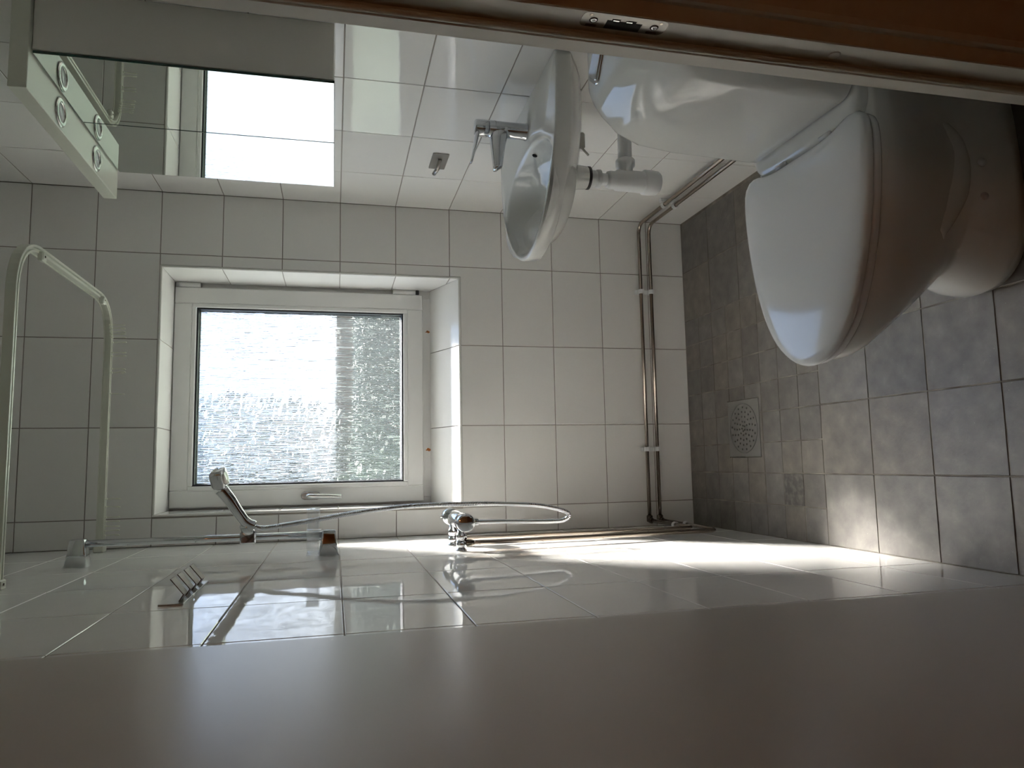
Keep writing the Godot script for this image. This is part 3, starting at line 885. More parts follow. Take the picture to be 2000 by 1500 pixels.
	# hose
	var hose := curve([Vector3(-0.913, 1.610, 0.492), Vector3(-0.918, 1.590, 0.495), Vector3(-0.915, 1.563, 0.52), Vector3(-0.902, 1.466, 0.52), Vector3(-0.882, 1.324, 0.52), Vector3(-0.869, 1.178, 0.52), Vector3(-0.867, 1.026, 0.52), Vector3(-0.872, 0.869, 0.52), Vector3(-0.881, 0.773, 0.52), Vector3(-0.897, 0.708, 0.52), Vector3(-0.911, 0.690, 0.52), Vector3(-0.924, 0.703, 0.521), Vector3(-0.928, 0.741, 0.522), Vector3(-0.924, 0.87, 0.523), Vector3(-0.921, 0.985, 0.525)], 0.00145)
	var rad: Array = []
	for i in hose.size():
		rad.append(0.0073 if i % 4 < 2 else 0.0056)
	var sh := thing("shower_hose", "ribbed chrome shower hose hanging in a loop to the mixer", "hose", Vector3.ZERO)
	part("hose", tube(hose, rad, 10), M.chrome, sh)
	part("hose_nut", lathe([Vector2(0.0095, 0.0), Vector2(0.0105, 0.003), Vector2(0.0105, 0.022), Vector2(0.0085, 0.026)], Vector3(-0.921, 0.975, 0.525), Vector3.UP, 10), M.chrome, sh)
	# thermostatic mixer
	var my := 1.028
	var mx := -0.916
	var mo := Vector3(XL, my, 0.45)
	var sm := thing("shower_mixer", "chrome thermostatic shower mixer bar on the sunlit left wall", "mixer", mo)
	part("body", lathe([Vector2(0.0225, 0.0), Vector2(0.0245, 0.004), Vector2(0.0245, 0.195), Vector2(0.0225, 0.2)], Vector3(mx, my, 0.362) - mo, Vector3(0, 0, 1), 32), M.chrome, sm)
	part("control_knob", lathe([Vector2(0.0215, 0.0), Vector2(0.0265, 0.003), Vector2(0.0265, 0.05), Vector2(0.0245, 0.056), Vector2(0.021, 0.0585), Vector2(0.0, 0.0595)], Vector3(mx, my, 0.566) - mo, Vector3(0, 0, 1), 32), M.chrome, sm)
	part("knob_stud", tube([Vector3(mx, my + 0.024, 0.60) - mo, Vector3(mx, my + 0.0315, 0.60) - mo], 0.004, 10), M.chrome, sm)
	part("control_knob", lathe([Vector2(0.0215, 0.0), Vector2(0.0265, 0.003), Vector2(0.0265, 0.05), Vector2(0.0245, 0.056), Vector2(0.0, 0.0575)], Vector3(mx, my, 0.358) - mo, Vector3(0, 0, -1), 32), M.chrome, sm)
	part("knob_stud", tube([Vector3(mx, my + 0.024, 0.325) - mo, Vector3(mx, my + 0.0315, 0.325) - mo], 0.004, 10), M.chrome, sm)
	part("hose_outlet", tube([Vector3(mx - 0.004, my - 0.02, 0.525) - mo, Vector3(mx - 0.004, my - 0.034, 0.525) - mo], 0.0095, 14), M.chrome, sm)
	for z in [0.382, 0.535]:
		part("union_nut", lathe([Vector2(0.014, 0.0), Vector2(0.0165, 0.003), Vector2(0.0165, 0.017), Vector2(0.0135, 0.018), Vector2(0.0135, 0.022), Vector2(0.017, 0.024), Vector2(0.017, 0.038), Vector2(0.013, 0.041), Vector2(0.013, 0.056)], Vector3(XL + 0.012, my, z) - mo, Vector3(1, 0, 0), 6), M.chrome, sm)
		part("wall_flange", lathe([Vector2(0.016, 0.0), Vector2(0.016, 0.004), Vector2(0.012, 0.008), Vector2(0.012, 0.016)], Vector3(XL, my, z) - mo, Vector3(1, 0, 0), 20), M.chrome, sm)
		part("compression_nut", lathe([Vector2(0.010, 0.0), Vector2(0.0115, 0.004), Vector2(0.0115, 0.016), Vector2(0.009, 0.024)], Vector3(XL + 0.024, my - 0.012, z) - mo, Vector3.DOWN, 6), M.dark_steel, sm)
	# clear soap dish clipped on the riser
	var sd := thing("soap_dish", "clear acrylic soap dish clipped low on the riser rail", "soap dish", Vector3(-0.94, 1.432, zr))
	st = new_st()
	var outer := round_rect(-0.060, -0.062, 0.072, 0.062, 0.022, 6)
	var wall_rings: Array = []
	for k in [[0.0, 0.0], [0.0, 0.036], [-0.003, 0.036], [-0.003, 0.003]]:
		var q: Array = []
		for p in outer:
			var d := p.normalized()
			q.append(Vector3(p.x + d.x * k[0], k[1], p.y + d.y * k[0]))
		wall_rings.append(q)
	add_loft(st, wall_rings, true, true)
	part("tray", done(st), M.clear_acrylic, sd)
	part("drain_ridge", box(Vector3(-0.03, 0.0035, -0.045), Vector3(-0.027, 0.007, 0.045), 0.001), M.clear_acrylic, sd)
	part("drain_ridge", box(Vector3(0.03, 0.0035, -0.045), Vector3(0.033, 0.007, 0.045), 0.001), M.clear_acrylic, sd)
	part("clip", lathe([Vector2(0.0098, -0.004), Vector2(0.015, -0.004), Vector2(0.015, 0.036), Vector2(0.0098, 0.036)], Vector3(-0.004, 0, 0), Vector3.UP, 16), M.clear_acrylic, sd)
	# steel rack with four bent hooks on the left wall
	var rk := thing("hook_rack", "flat stainless hook rack with four bent tabs on left wall", "hook rack", Vector3(XL, 1.691, 1.03))
	part("back_plate", plate(round_rect(-0.143, -0.0225, 0.143, 0.0225, 0.003, 2), 0.0035, 0.0006, Transform3D(Basis(Vector3(0, 0, -1), Vector3.UP, Vector3(1, 0, 0)), Vector3(0.0036, 0, 0))), M.satin_steel, rk)
	for i in 4:
		var zc := 0.100 - i * 0.066
		st = new_st()
		var rr: Array = []
		for k in [[0.003, -0.010], [0.016, -0.018], [0.0195, -0.0155], [0.046, 0.006]]:
			rr.append([Vector3(k[0], k[1] + 0.0011, zc - 0.019), Vector3(k[0], k[1] + 0.0011, zc + 0.019), Vector3(k[0], k[1] - 0.0011, zc + 0.019), Vector3(k[0], k[1] - 0.0011, zc - 0.019)])
		add_loft(st, rr, true, true, true, -1)
		part("hook_tab", done(st), M.bronze_steel, rk)

# ---------------------------------------------------------------- pipes
func build_pipes() -> void:
	var o := 0.021
	var zi := ZD - 0.20
	# upper and lower supply pipes: right wall, back wall, then up to the mixer on the left wall
	var up := rounded([Vector3(XR - o, 0.199, zi), Vector3(XR - o, 0.199, o), Vector3(XL + 0.024, 0.199, o)], 0.045, 8)
	var lo := rounded([Vector3(XR - o, 0.155, zi), Vector3(XR - o, 0.155, o), Vector3(XL + 0.024, 0.155, o)], 0.045, 8)
	var up2 := rounded([Vector3(XL + 0.024, 0.199, o), Vector3(XL + 0.024, 0.199, 0.382), Vector3(XL + 0.024, 0.993, 0.382)], 0.04, 8)
	var lo2 := rounded([Vector3(XL + 0.024, 0.155, o), Vector3(XL + 0.020, 0.155, 0.462), Vector3(XL + 0.0235, 0.95, 0.533), Vector3(XL + 0.024, 0.993, 0.535)], 0.04, 8)
	for k in [["upper", up, up2, 0.199], ["lower", lo, lo2, 0.155]]:
		var p := thing("water_pipe", "%s of the two metal water pipes round the walls" % k[0], "pipe", Vector3.ZERO, "water pipes along the walls")
		part("pipe", tube(k[1], 0.0072, 14), M.pipe_metal, p)
		part("pipe", tube(k[2], 0.0072, 14), M.pipe_metal, p)
		var e := part("elbow", lathe([Vector2(0.0105, -0.006), Vector2(0.0118, -0.003), Vector2(0.0118, 0.016), Vector2(0.009, 0.020)], Vector3(XL + 0.024, k[3], o), Vector3(1, 0, 0), 6), M.dark_steel, p)
		part("elbow_arm", lathe([Vector2(0.0105, 0.0), Vector2(0.0118, 0.004), Vector2(0.0118, 0.020), Vector2(0.009, 0.024)], Vector3(XL + 0.024, k[3], o), Vector3(0, 0, 1), 6), M.dark_steel, e)
	# double clips
	var clips := [
		[Transform3D(Basis(Vector3(0, 0, 1), Vector3.UP, Vector3(-1, 0, 0)), Vector3(XR, 0.177, 0.262)), "white double pipe clip on right wall under the washbasin"],
		[Transform3D(Basis(), Vector3(-0.075, 0.177, 0)), "white double pipe clip on back wall under the washbasin tip"],
		[Transform3D(Basis(), Vector3(-0.705, 0.177, 0)), "white double pipe clip on back wall behind the drain"],
		[Transform3D(Basis(Vector3(0, 0, -1), Vector3.UP, Vector3(1, 0, 0)), Vector3(XL, 0.177, 0.24)), "white double pipe clip on left wall under the shower mixer"]]
	for c in clips:
		var t := thing("pipe_clip", c[1], "pipe clip", c[0].origin, "white pipe clips")
		t.basis = c[0].basis
		part("base", box(Vector3(-0.0085, -0.040, 0.0), Vector3(0.0085, 0.040, 0.0125), 0.002), M.white_plastic, t)
		for y in [0.022, -0.022]:
			for s in [-1.0, 1.0]:
				part("prong", tube([Vector3(-0.0085, y + s * 0.0105, 0.012), Vector3(0.0085, y + s * 0.0105, 0.012)], 0.0026, 8), M.white_plastic, t)
			var ar: Array = []
			for i in 13:
				var a := -0.45 + (PI + 0.9) * i / 12
				ar.append([Vector3(-0.0085, y + cos(a) * 0.0088, 0.0225 + sin(a) * 0.0088), Vector3(0.0085, y + cos(a) * 0.0088, 0.0225 + sin(a) * 0.0088), Vector3(0.0085, y + cos(a) * 0.0115, 0.0225 + sin(a) * 0.0115), Vector3(-0.0085, y + cos(a) * 0.0115, 0.0225 + sin(a) * 0.0115)])
			var st := new_st()
			add_loft(st, ar, true, true, true, -1)
			part("saddle", done(st), M.white_plastic, t)

# ---------------------------------------------------------------- basin side
func build_cabinet() -> void:
	var xm := 0.083
	var z0 := 0.522
	var z1 := 1.135
	var y0 := 1.400
	var y1 := 1.987
	var at := Vector3(XR, y0, (z0 + z1) / 2)
	var c := thing("mirror_cabinet", "bathroom mirror cabinet with two mirror doors and a lamp board on top", "cabinet", at)
	part("body", box(Vector3(xm + 0.0085, y0, z0 + 0.002) - at, Vector3(XR, y1 - 0.001, z1 - 0.002) - at, 0.001), M.cabinet_side, c)
	var zs := 0.8295
	for k in [[z0, zs - 0.001], [zs + 0.001, z1]]:
		var d := part("mirror_door", box(Vector3(xm + 0.0005, y0 - 0.002, k[0]) - at, Vector3(xm + 0.006, y1 - 0.003, k[1]) - at, 0.0008), M.mirror_edge, c)
		part("mirror", box(Vector3(xm, y0 - 0.001, k[0] + 0.0012) - at, Vector3(xm + 0.0012, y1 - 0.004, k[1] - 0.0012) - at, 0.0003), M.mirror_glass, d)
	var b := part("lamp_board", box(Vector3(0.004, y1, 0.524) - at, Vector3(XR, y1 + 0.034, 1.146) - at, 0.0012), M.white_enamel, c)
	for z in [0.965, 0.712]:
		var s := part("spotlight", lathe([Vector2(0.0325, 0.0), Vector2(0.0325, 0.0015), Vector2(0.029, 0.004), Vector2(0.0235, 0.0045), Vector2(0.021, 0.003), Vector2(0.0205, 0.0005), Vector2(0.0, 0.0005)], Vector3(0.0415, y1, z) - at, Vector3.DOWN, 36), M.brushed_nickel, b)
		part("lens", lathe([Vector2(0.0205, 0.0006), Vector2(0.020, 0.0018), Vector2(0.0, 0.0024)], Vector3(0.0415, y1, z) - at, Vector3.DOWN, 30), M.lens, s)

func build_basin() -> void:
	var zc := 0.846
	var yt := 0.893
	var at := Vector3(XR, 0.76, zc)
	var o := thing("washbasin", "white porcelain washbasin fixed to the right tiled wall", "washbasin", at)
	# outline: half width of the basin for each x, wall to front
	var tab := [Vector2(XR - 0.001, 0.290), Vector2(0.14, 0.292), Vector2(0.07, 0.287), Vector2(0.01, 0.270), Vector2(-0.05, 0.240), Vector2(-0.10, 0.203), Vector2(-0.145, 0.155), Vector2(-0.175, 0.108), Vector2(-0.195, 0.055), Vector2(-0.203, 0.0)]
	var cc := Curve2D.new()
	for i in tab.size():
		var t: Vector2 = (tab[mini(i + 1, tab.size() - 1)] - tab[maxi(i - 1, 0)]) / 6.0
		cc.add_point(tab[i], -t, t)
	var half: Array = []
	var len := cc.get_baked_length()
	for i in 29:
		half.append(cc.sample_baked(len * i / 28.0, true))
	var outline: Array = []     # near side wall->front->far side, then along the wall
	for p in half:
		outline.append(Vector2(p.x, p.y))
	for i in range(27, -1, -1):
		outline.append(Vector2(half[i].x, -half[i].y))
	for i in range(1, 12):
		outline.append(Vector2(XR - 0.001, -0.290 + 0.58 * i / 12.0))
	var n := outline.size()
	# matching inner ring: egg-shaped bowl edge
	var ic := Vector2(-0.034, 0.0)
	var inner: Array = []
	for p in outline:
		var d: Vector2 = (p - ic)
		var t := atan2(d.y / 0.262, d.x / 0.19)
		var ax := 0.128 if d.x > 0 else 0.149
		inner.append(ic + Vector2(cos(t) * ax, sin(t) * 0.245))
	var lift := func(src: Array, c: Vector2, k: float, y: float) -> Array:
		var r: Array = []
		for p in src:
			var q: Vector2 = c + (p - c) * k
			r.append(Vector3(q.x, y, zc + q.y) - at)
		return r
	var low := func(kx: float, kz: float, y: float) -> Array:
		# underside: keeps to the wall, draws in from the front and the sides
		var r: Array = []
		for p in outline:
			r.append(Vector3(XR - 0.001 + (p.x - XR + 0.001) * kx, y, zc + p.y * kz) - at)
		return r
	var oc := Vector2(0.0, 0.0)
	var rings: Array = []
	for k in [[0.30, 0.25, 0.768], [0.60, 0.45, 0.772], [0.75, 0.65, 0.796], [0.85, 0.82, 0.822], [0.93, 0.92, 0.840], [0.982, 0.976, 0.849], [0.998, 0.996, 0.855]]:
		rings.append(low.call(k[0], k[1], k[2]))
	rings.append(low.call(1.002, 1.0, yt - 0.006))
	rings.append(low.call(0.999, 0.998, yt - 0.002))
	rings.append(low.call(0.992, 0.992, yt))
	rings.append(low.call(0.965, 0.965, yt - 0.0005))
	rings.append(lift.call(inner, ic, 1.035, yt - 0.003))
	rings.append(lift.call(inner, ic, 1.00, yt - 0.006))
	rings.append(lift.call(inner, ic, 0.97, yt - 0.014))
	rings.append(lift.call(inner, ic, 0.90, yt - 0.045))
	rings.append(lift.call(inner, ic, 0.76, yt - 0.082))
	rings.append(lift.call(inner, ic, 0.45, yt - 0.102))
	rings.append(lift.call(inner, ic, 0.12, yt - 0.107))
	var st := new_st()
	add_loft(st, rings)
	part("bowl", done(st), M.porcelain, o)
	part("overflow_hole_shade", lathe([Vector2(0.0, 0.0), Vector2(0.0075, 0.0), Vector2(0.0065, 0.0016), Vector2(0.0, 0.001)], Vector3(0.0845, 0.866, zc + 0.004) - at, Vector3(-0.95, 0.3, 0), 20), M.hole_shade_and_black, o)  # solid dark disc standing in for the shade inside the overflow
	part("waste_ring", lathe([Vector2(0.0, 0.0), Vector2(0.03, 0.0), Vector2(0.028, 0.003), Vector2(0.0, 0.004)], Vector3(-0.034, yt - 0.1075, zc) - at, Vector3.UP, 24), M.chrome, o)
	# wall bolts under the basin
	for dz in [0.09]:
		part("fixing_bracket", box(Vector3(0.075, 0.752, zc + dz - 0.007) - at, Vector3(0.120, 0.785, zc + dz + 0.007) - at, 0.004), M.satin_steel, o)
		part("fixing_bolt", tube([Vector3(0.09, 0.772, zc + dz) - at, Vector3(0.05, 0.750, zc + dz + 0.02) - at], 0.003, 8), M.satin_steel, o)
	# mixer tap
	var tz := 0.866
	var ta := Vector3(0.142, yt - 0.0005, tz)
	var tp := thing("basin_tap", "chrome single-lever mixer tap on the washbasin", "tap", ta)
	part("body", lathe([Vector2(0.0235, 0.0), Vector2(0.0235, 0.003), Vector2(0.0215, 0.006), Vector2(0.0215, 0.060), Vector2(0.0225, 0.085), Vector2(0.0225, 0.103), Vector2(0.020, 0.106)], Vector3.ZERO, Vector3.UP, 32), M.chrome, tp)
	var sp: Array = []
	for k in [[0.006, 0.0755, 0.0215, 0.0270], [-0.026, 0.0780, 0.0185, 0.0230], [-0.045, 0.0800, 0.0170, 0.0200], [-0.080, 0.0810, 0.0150, 0.0155], [-0.104, 0.0815, 0.0135, 0.0125], [-0.114, 0.0880, 0.0120, 0.0050]]:
		var r: Array = []
		for i in 20:
			var t := TAU * i / 20
			r.append(Vector3(k[0], k[1] + signf(sin(t)) * pow(absf(sin(t)), 0.7) * k[3], signf(cos(t)) * pow(absf(cos(t)), 0.7) * k[2]))
		sp.append(r)
	st = new_st()
	add_loft(st, sp)
	part("spout", done(st), M.chrome, tp)
	part("aerator", lathe([Vector2(0.0, 0.0), Vector2(0.0095, 0.0), Vector2(0.0095, 0.010), Vector2(0.0085, 0.012)], Vector3(-0.098, 0.070, 0.0), Vector3(0.1, 1, 0), 16), M.satin_steel, tp)
	var cap := part("lever_cap", lathe([Vector2(0.0215, 0.107), Vector2(0.0228, 0.110), Vector2(0.0228, 0.135), Vector2(0.0215, 0.141), Vector2(0.018, 0.1435), Vector2(0.0, 0.145)], Vector3.ZERO, Vector3.UP, 32), M.chrome, tp)
	st = new_st()
	var lr: Array = []
	for k in [[-0.010, 0.136, 0.0175, 0.0065], [-0.030, 0.1385, 0.0150, 0.0055], [-0.060, 0.1445, 0.0125, 0.0042], [-0.093, 0.1520, 0.0105, 0.0036], [-0.099, 0.1535, 0.0085, 0.0025]]:
		var r: Array = []
		for i in 16:
			var t := TAU * i / 16
			r.append(Vector3(k[0], k[1] + sin(t) * k[3], signf(cos(t)) * pow(absf(cos(t)), 0.6) * k[2]))
		lr.append(r)
	add_loft(st, lr)
	part("lever", done(st), M.chrome, cap)
	# bottle trap
	var tr := thing("bottle_trap", "white plastic bottle trap under the washbasin", "trap", Vector3(0.028, 0.50, 0.860))
	var y0 := 0.50
	part("waste_collar", lathe([Vector2(0.034, 0.766 - y0), Vector2(0.034, 0.760 - y0), Vector2(0.031, 0.724 - y0), Vector2(0.029, 0.722 - y0)], Vector3.ZERO, Vector3.UP, 28), M.porcelain, tr)
	part("rubber_ring", lathe([Vector2(0.029, 0.714 - y0), Vector2(0.0315, 0.715 - y0), Vector2(0.0315, 0.7215 - y0), Vector2(0.029, 0.7225 - y0)], Vector3.ZERO, Vector3.UP, 28), M.black_rubber, tr)
	part("tailpiece", lathe([Vector2(0.0, 0.735 - y0), Vector2(0.0275, 0.730 - y0), Vector2(0.0275, 0.712 - y0), Vector2(0.0225, 0.709 - y0), Vector2(0.0225, 0.699 - y0), Vector2(0.0165, 0.69 - y0), Vector2(0.0165, 0.640 - y0)], Vector3.ZERO, Vector3.UP, 28), M.white_plastic, tr)
	part("slip_nut", lathe([Vector2(0.018, 0.696 - y0), Vector2(0.0245, 0.694 - y0), Vector2(0.0255, 0.684 - y0), Vector2(0.018, 0.680 - y0)], Vector3.ZERO, Vector3.UP, 24), M.white_plastic, tr)
	part("bottle", lathe([Vector2(0.016, 0.664 - y0), Vector2(0.0225, 0.662 - y0), Vector2(0.0245, 0.654 - y0), Vector2(0.0245, 0.640 - y0), Vector2(0.029, 0.634 - y0), Vector2(0.0295, 0.556 - y0), Vector2(0.0295, 0.550 - y0)], Vector3.ZERO, Vector3.UP, 32), M.white_plastic, tr)
	part("bottle_cup", lathe([Vector2(0.030, 0.556 - y0), Vector2(0.0345, 0.553 - y0), Vector2(0.035, 0.535 - y0), Vector2(0.033, 0.515 - y0), Vector2(0.028, 0.508 - y0), Vector2(0.0, 0.506 - y0)], Vector3.ZERO, Vector3.UP, 32), M.white_plastic, tr)
	part("outlet_nut", lathe([Vector2(0.020, 0.0), Vector2(0.0215, 0.02), Vector2(0.027, 0.024), Vector2(0.0275, 0.040), Vector2(0.024, 0.044)], Vector3(0.018, 0.606 - y0, 0), Vector3(1, 0, 0), 24), M.white_plastic, tr)
	part("outlet_pipe", tube([Vector3(0.04, 0.606 - y0, 0), Vector3(XR - 0.028 - 0.001, 0.606 - y0, 0)], 0.0195, 24), M.white_plastic, tr)
	# robe hook on the right wall
	var hk := thing("towel_hook", "small square stainless towel hook on right wall above washbasin", "hook", Vector3(XR, 1.072, 0.447))
	part("back_plate", plate(round_rect(-0.059, -0.026, 0.059, 0.026, 0.004, 3), 0.004, 0.0008, Transform3D(Basis(Vector3(0, 0, 1), Vector3.UP, Vector3(-1, 0, 0)), Vector3(-0.0042, 0, 0))), M.satin_steel, hk)
	part("arm", tube([Vector3(-0.004, 0.000, 0.020), Vector3(-0.030, 0.006, 0.004)], 0.0068, 14), M.satin_steel, hk)
	part("peg", tube([Vector3(-0.028, 0.004, 0.006), Vector3(-0.033, 0.012, -0.030)], 0.0066, 14), M.satin_steel, hk)

# ---------------------------------------------------------------- toilet
func build_toilet() -> void:
	var zc := 1.402
	var at := Vector3(XR, 0, zc)
	var o := thing("toilet", "white porcelain toilet with closed lid and cistern against right wall", "toilet", at)
	# body: horizontal sections from the foot to the rim
	var sec := func(y: float, xf: float, xm: float, xb: float, hw: float, hb: float, e: float) -> Array:
		var r: Array = []
		for i in 56:
			var t := TAU * i / 56
			var c := cos(t)
			var s := sin(t)
			if c >= 0.0:
				r.append(Vector3(xm - (xm - xf) * pow(c, 2.0 / e), y, zc + hw * signf(s) * pow(absf(s), 2.0 / e)) - at)
			else:
				var k := pow(-c, 0.5)
				r.append(Vector3(xm + (xb - xm) * k, y, zc + lerpf(hw, hb, k) * signf(s) * pow(absf(s), 0.35)) - at)
		return r
	var xw := XR - 0.012
	var rings: Array = [
		sec.call(0.0, -0.388, -0.24, 0.10, 0.118, 0.105, 2.3),
		sec.call(0.004, -0.398, -0.24, 0.10, 0.126, 0.11, 2.3),
		sec.call(0.030, -0.404, -0.24, 0.10, 0.127, 0.11, 2.3),
		sec.call(0.075, -0.398, -0.24, 0.10, 0.122, 0.105, 2.3),
		sec.call(0.110, -0.386, -0.23, 0.10, 0.112, 0.10, 2.3),
		sec.call(0.132, -0.372, -0.22, 0.11, 0.104, 0.10, 2.2),
		sec.call(0.145, -0.376, -0.20, 0.13, 0.103, 0.10, 2.2),
		sec.call(0.180, -0.408, -0.20, 0.15, 0.112, 0.105, 2.2),
		sec.call(0.240, -0.456, -0.20, 0.17, 0.137, 0.115, 2.2),
		sec.call(0.300, -0.502, -0.19, 0.19, 0.160, 0.13, 2.15),
		sec.call(0.345, -0.534, -0.18, xw, 0.178, 0.15, 2.1),
		sec.call(0.370, -0.546, -0.17, xw, 0.187, 0.165, 2.1),
		sec.call(0.385, -0.549, -0.16, xw, 0.190, 0.175, 2.1),
		sec.call(0.410, -0.549, -0.15, xw, 0.191, 0.18, 2.1),
		sec.call(0.416, -0.544, -0.15, xw, 0.188, 0.178, 2.1)]
	var st := new_st()
	add_loft(st, rings)
	part("bowl", done(st), M.porcelain, o)
	# water passage standing out of both flanks
	for s in [1.0, -1.0]:
		var p := curve([Vector3(-0.30, 0.225, 0.080 * s), Vector3(-0.20, 0.150, 0.076 * s), Vector3(-0.115, 0.140, 0.068 * s), Vector3(-0.055, 0.215, 0.073 * s), Vector3(0.0, 0.300, 0.088 * s), Vector3(0.06, 0.290, 0.075 * s), Vector3(0.08, 0.18, 0.070 * s), Vector3(0.08, 0.03, 0.065 * s)], 0.015)
		var rr: Array = []
		for i in p.size():
			p[i] += Vector3(0, 0, zc) - at
			rr.append(0.040)
		part("water_passage", tube(p, rr, 16), M.porcelain, o)
		for k in [[-0.150, 0.096], [-0.223, 0.098]]:
			part("bolt_cap", lathe([Vector2(0.009, 0.0), Vector2(0.0085, 0.003), Vector2(0.0, 0.0045)], Vector3(k[0], k[1], zc + 0.113 * s) - at, Vector3(0, 0.25, s), 18), M.white_plastic, o)
	# cistern: sections from the ledge up
	var tank := func(y: float, xf: float, hw: float, r: float) -> Array:
		var q: Array = []
		var bulge := 0.016
		for p in round_rect(xf, -hw, xw, hw, r, 7):
			var x := p.x
			if p.x < xf + r + 0.002:
				x -= bulge * (1.0 - pow(p.y / hw, 2.0)) * clampf((xf + r + 0.002 - p.x) / r, 0.0, 1.0)
			q.append(Vector3(x, y, zc + p.y) - at)
		return q
	# raised ledge that carries the cistern and the hinges
	st = new_st()
	add_loft(st, [tank.call(0.395, -0.112, 0.176, 0.04), tank.call(0.425, -0.106, 0.178, 0.04), tank.call(0.434, -0.094, 0.178, 0.035), tank.call(0.439, -0.078, 0.176, 0.03), tank.call(0.4405, -0.06, 0.170, 0.03)])
	part("ledge", done(st), M.porcelain, o)
	rings = [tank.call(0.4425, -0.052, 0.168, 0.03), tank.call(0.4432, -0.061, 0.1745, 0.03), tank.call(0.448, -0.065, 0.1755, 0.03), tank.call(0.470, -0.066, 0.176, 0.03), tank.call(0.56, -0.063, 0.178, 0.035), tank.call(0.66, -0.060, 0.180, 0.04), tank.call(0.74, -0.050, 0.182, 0.045), tank.call(0.79, -0.028, 0.183, 0.05), tank.call(0.822, 0.002, 0.182, 0.055), tank.call(0.838, 0.022, 0.178, 0.055), tank.call(0.8465, 0.036, 0.172, 0.055), tank.call(0.850, 0.052, 0.160, 0.05), tank.call(0.8515, 0.090, 0.11, 0.03)]
	st = new_st()
	add_loft(st, rings)
	var ci := part("cistern", done(st), M.porcelain, o)
	var bt := Transform3D(Basis(Vector3(0.78, 0, 0.63), Vector3(0.63, 0, -0.78), Vector3(0, 1, 0)), Vector3(0.101, 0.8545, 1.300) - at)
	part("flush_button_ring", plate(round_rect(-0.042, -0.034, 0.042, 0.034, 0.016, 6), 0.006, 0.002, bt, false), M.chrome, ci)
	part("flush_button", plate(round_rect(-0.034, -0.026, 0.034, 0.026, 0.012, 6), 0.004, 0.0012, bt * Transform3D(Basis(), Vector3(0, 0, 0.0022)), false), M.chrome, ci)
	# seat and lid share one outline
	var tab := [Vector2(-0.121, 0.0), Vector2(-0.120, 0.08), Vector2(-0.113, 0.125), Vector2(-0.105, 0.155), Vector2(-0.107, 0.182), Vector2(-0.122, 0.199), Vector2(-0.150, 0.2055), Vector2(-0.21, 0.2045), Vector2(-0.30, 0.192), Vector2(-0.38, 0.173), Vector2(-0.45, 0.146), Vector2(-0.505, 0.112), Vector2(-0.543, 0.068), Vector2(-0.560, 0.028), Vector2(-0.563, 0.0)]
	var cc := Curve2D.new()
	for i in tab.size():
		var t: Vector2 = (tab[mini(i + 1, tab.size() - 1)] - tab[maxi(i - 1, 0)]) / 6.0
		cc.add_point(tab[i], -t, t)
	var outline: Array = []
	var ln := cc.get_baked_length()
	for i in 41:
		outline.append(cc.sample_baked(ln * i / 40.0, true))
	for i in range(39, 0, -1):
		outline.append(Vector2(outline[i].x, -outline[i].y))
	var mid := Vector2(-0.29, 0.0)
	var shell := func(k: float, y: float, drop: float) -> Array:
		var r: Array = []
		for p in outline:
			var q: Vector2 = mid + (p - mid) * k
			var tip := maxf(0.0, (-0.40 - q.x) / 0.17)
			r.append(Vector3(q.x, y - drop * tip * tip, zc + q.y) - at)
		return r
	st = new_st()
	add_loft(st, [shell.call(0.90, 0.417, 0.0), shell.call(0.978, 0.417, 0.0), shell.call(0.988, 0.421, 0.0), shell.call(0.990, 0.430, 0.0), shell.call(0.982, 0.4335, 0.0), shell.call(0.85, 0.434, 0.0)])
	part("seat", done(st), M.seat_plastic, o)
	st = new_st()
	add_loft(st, [shell.call(0.88, 0.4355, 0.0), shell.call(0.985, 0.4355, 0.0), shell.call(0.998, 0.4375, 0.0), shell.call(1.002, 0.442, 0.001), shell.call(1.000, 0.4465, 0.002), shell.call(0.992, 0.4500, 0.003), shell.call(0.975, 0.4525, 0.0035), shell.call(0.93, 0.4555, 0.0045), shell.call(0.82, 0.4580, 0.005), shell.call(0.6, 0.4592, 0.005), shell.call(0.3, 0.4598, 0.005), shell.call(0.05, 0.46, 0.005)])
	part("lid", done(st), M.seat_plastic, o)
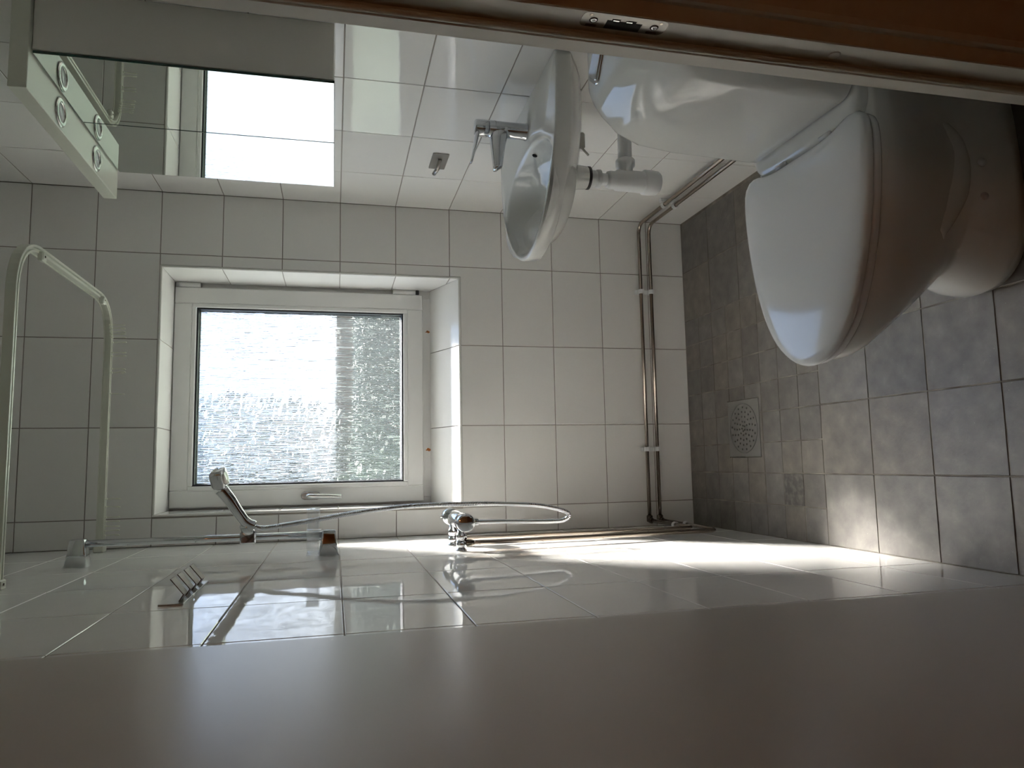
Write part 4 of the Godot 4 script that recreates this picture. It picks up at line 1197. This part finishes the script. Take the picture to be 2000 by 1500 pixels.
	for s in [-1.0, 1.0]:
		part("hinge", tube([Vector3(-0.108, 0.437, zc + s * 0.06) - at, Vector3(-0.108, 0.437, zc + s * 0.09) - at], 0.006, 14), M.seat_plastic, o)

# ----------------------------------------------------------------
func _ready() -> void:
	rng.seed = 4
	# camera (phone held sideways: the picture's top is the room's right)
	var cam := Camera3D.new()
	cam.name = "camera"
	cam.fov = rad_to_deg(2.0 * atan(750.0 / 1427.6))
	cam.transform = Transform3D(Basis(Vector3(-0.0194, -0.9717, 0.2355), Vector3(0.9940, 0.0066, 0.1092), Vector3(-0.1077, 0.2362, 0.9657)).orthonormalized(), Vector3(-0.7496, 1.3941, 2.6963))
	cam.near = 0.02
	add_child(cam)
	# daylight
	var env := Environment.new()
	env.background_mode = Environment.BG_SKY
	var sm := ProceduralSkyMaterial.new()
	sm.sky_top_color = Color(0.60, 0.74, 0.95)
	sm.sky_horizon_color = Color(0.93, 0.96, 1.0)
	sm.sky_curve = 0.18
	sm.ground_bottom_color = Color(0.35, 0.36, 0.33)
	sm.ground_horizon_color = Color(0.55, 0.56, 0.55)
	sm.sky_energy_multiplier = 1.0
	var sky := Sky.new()
	sky.sky_material = sm
	env.sky = sky
	env.background_energy_multiplier = 3.0
	env.ambient_light_source = Environment.AMBIENT_SOURCE_DISABLED
	env.tonemap_mode = Environment.TONE_MAPPER_LINEAR
	env.tonemap_exposure = 1.2
	env.sdfgi_enabled = true
	env.ssao_enabled = true
	env.ssil_enabled = true
	var we := WorldEnvironment.new()
	we.name = "world_environment"
	we.environment = env
	add_child(we)
	var sun := DirectionalLight3D.new()
	sun.name = "sun"
	sun.light_color = Color(1.0, 0.98, 0.95)
	sun.light_energy = 42.0
	sun.light_angular_distance = 7.0
	sun.shadow_enabled = true
	sun.sky_mode = DirectionalLight3D.SKY_MODE_LIGHT_ONLY
	sun.look_at_from_position(Vector3.ZERO, Vector3(-0.65, -1.05, 1.0), Vector3.UP)
	add_child(sun)

	materials()
	build_room()
	build_window()
	build_outdoors()
	build_cabinet()
	build_basin()
	build_toilet()
	build_pipes()
	build_shower()
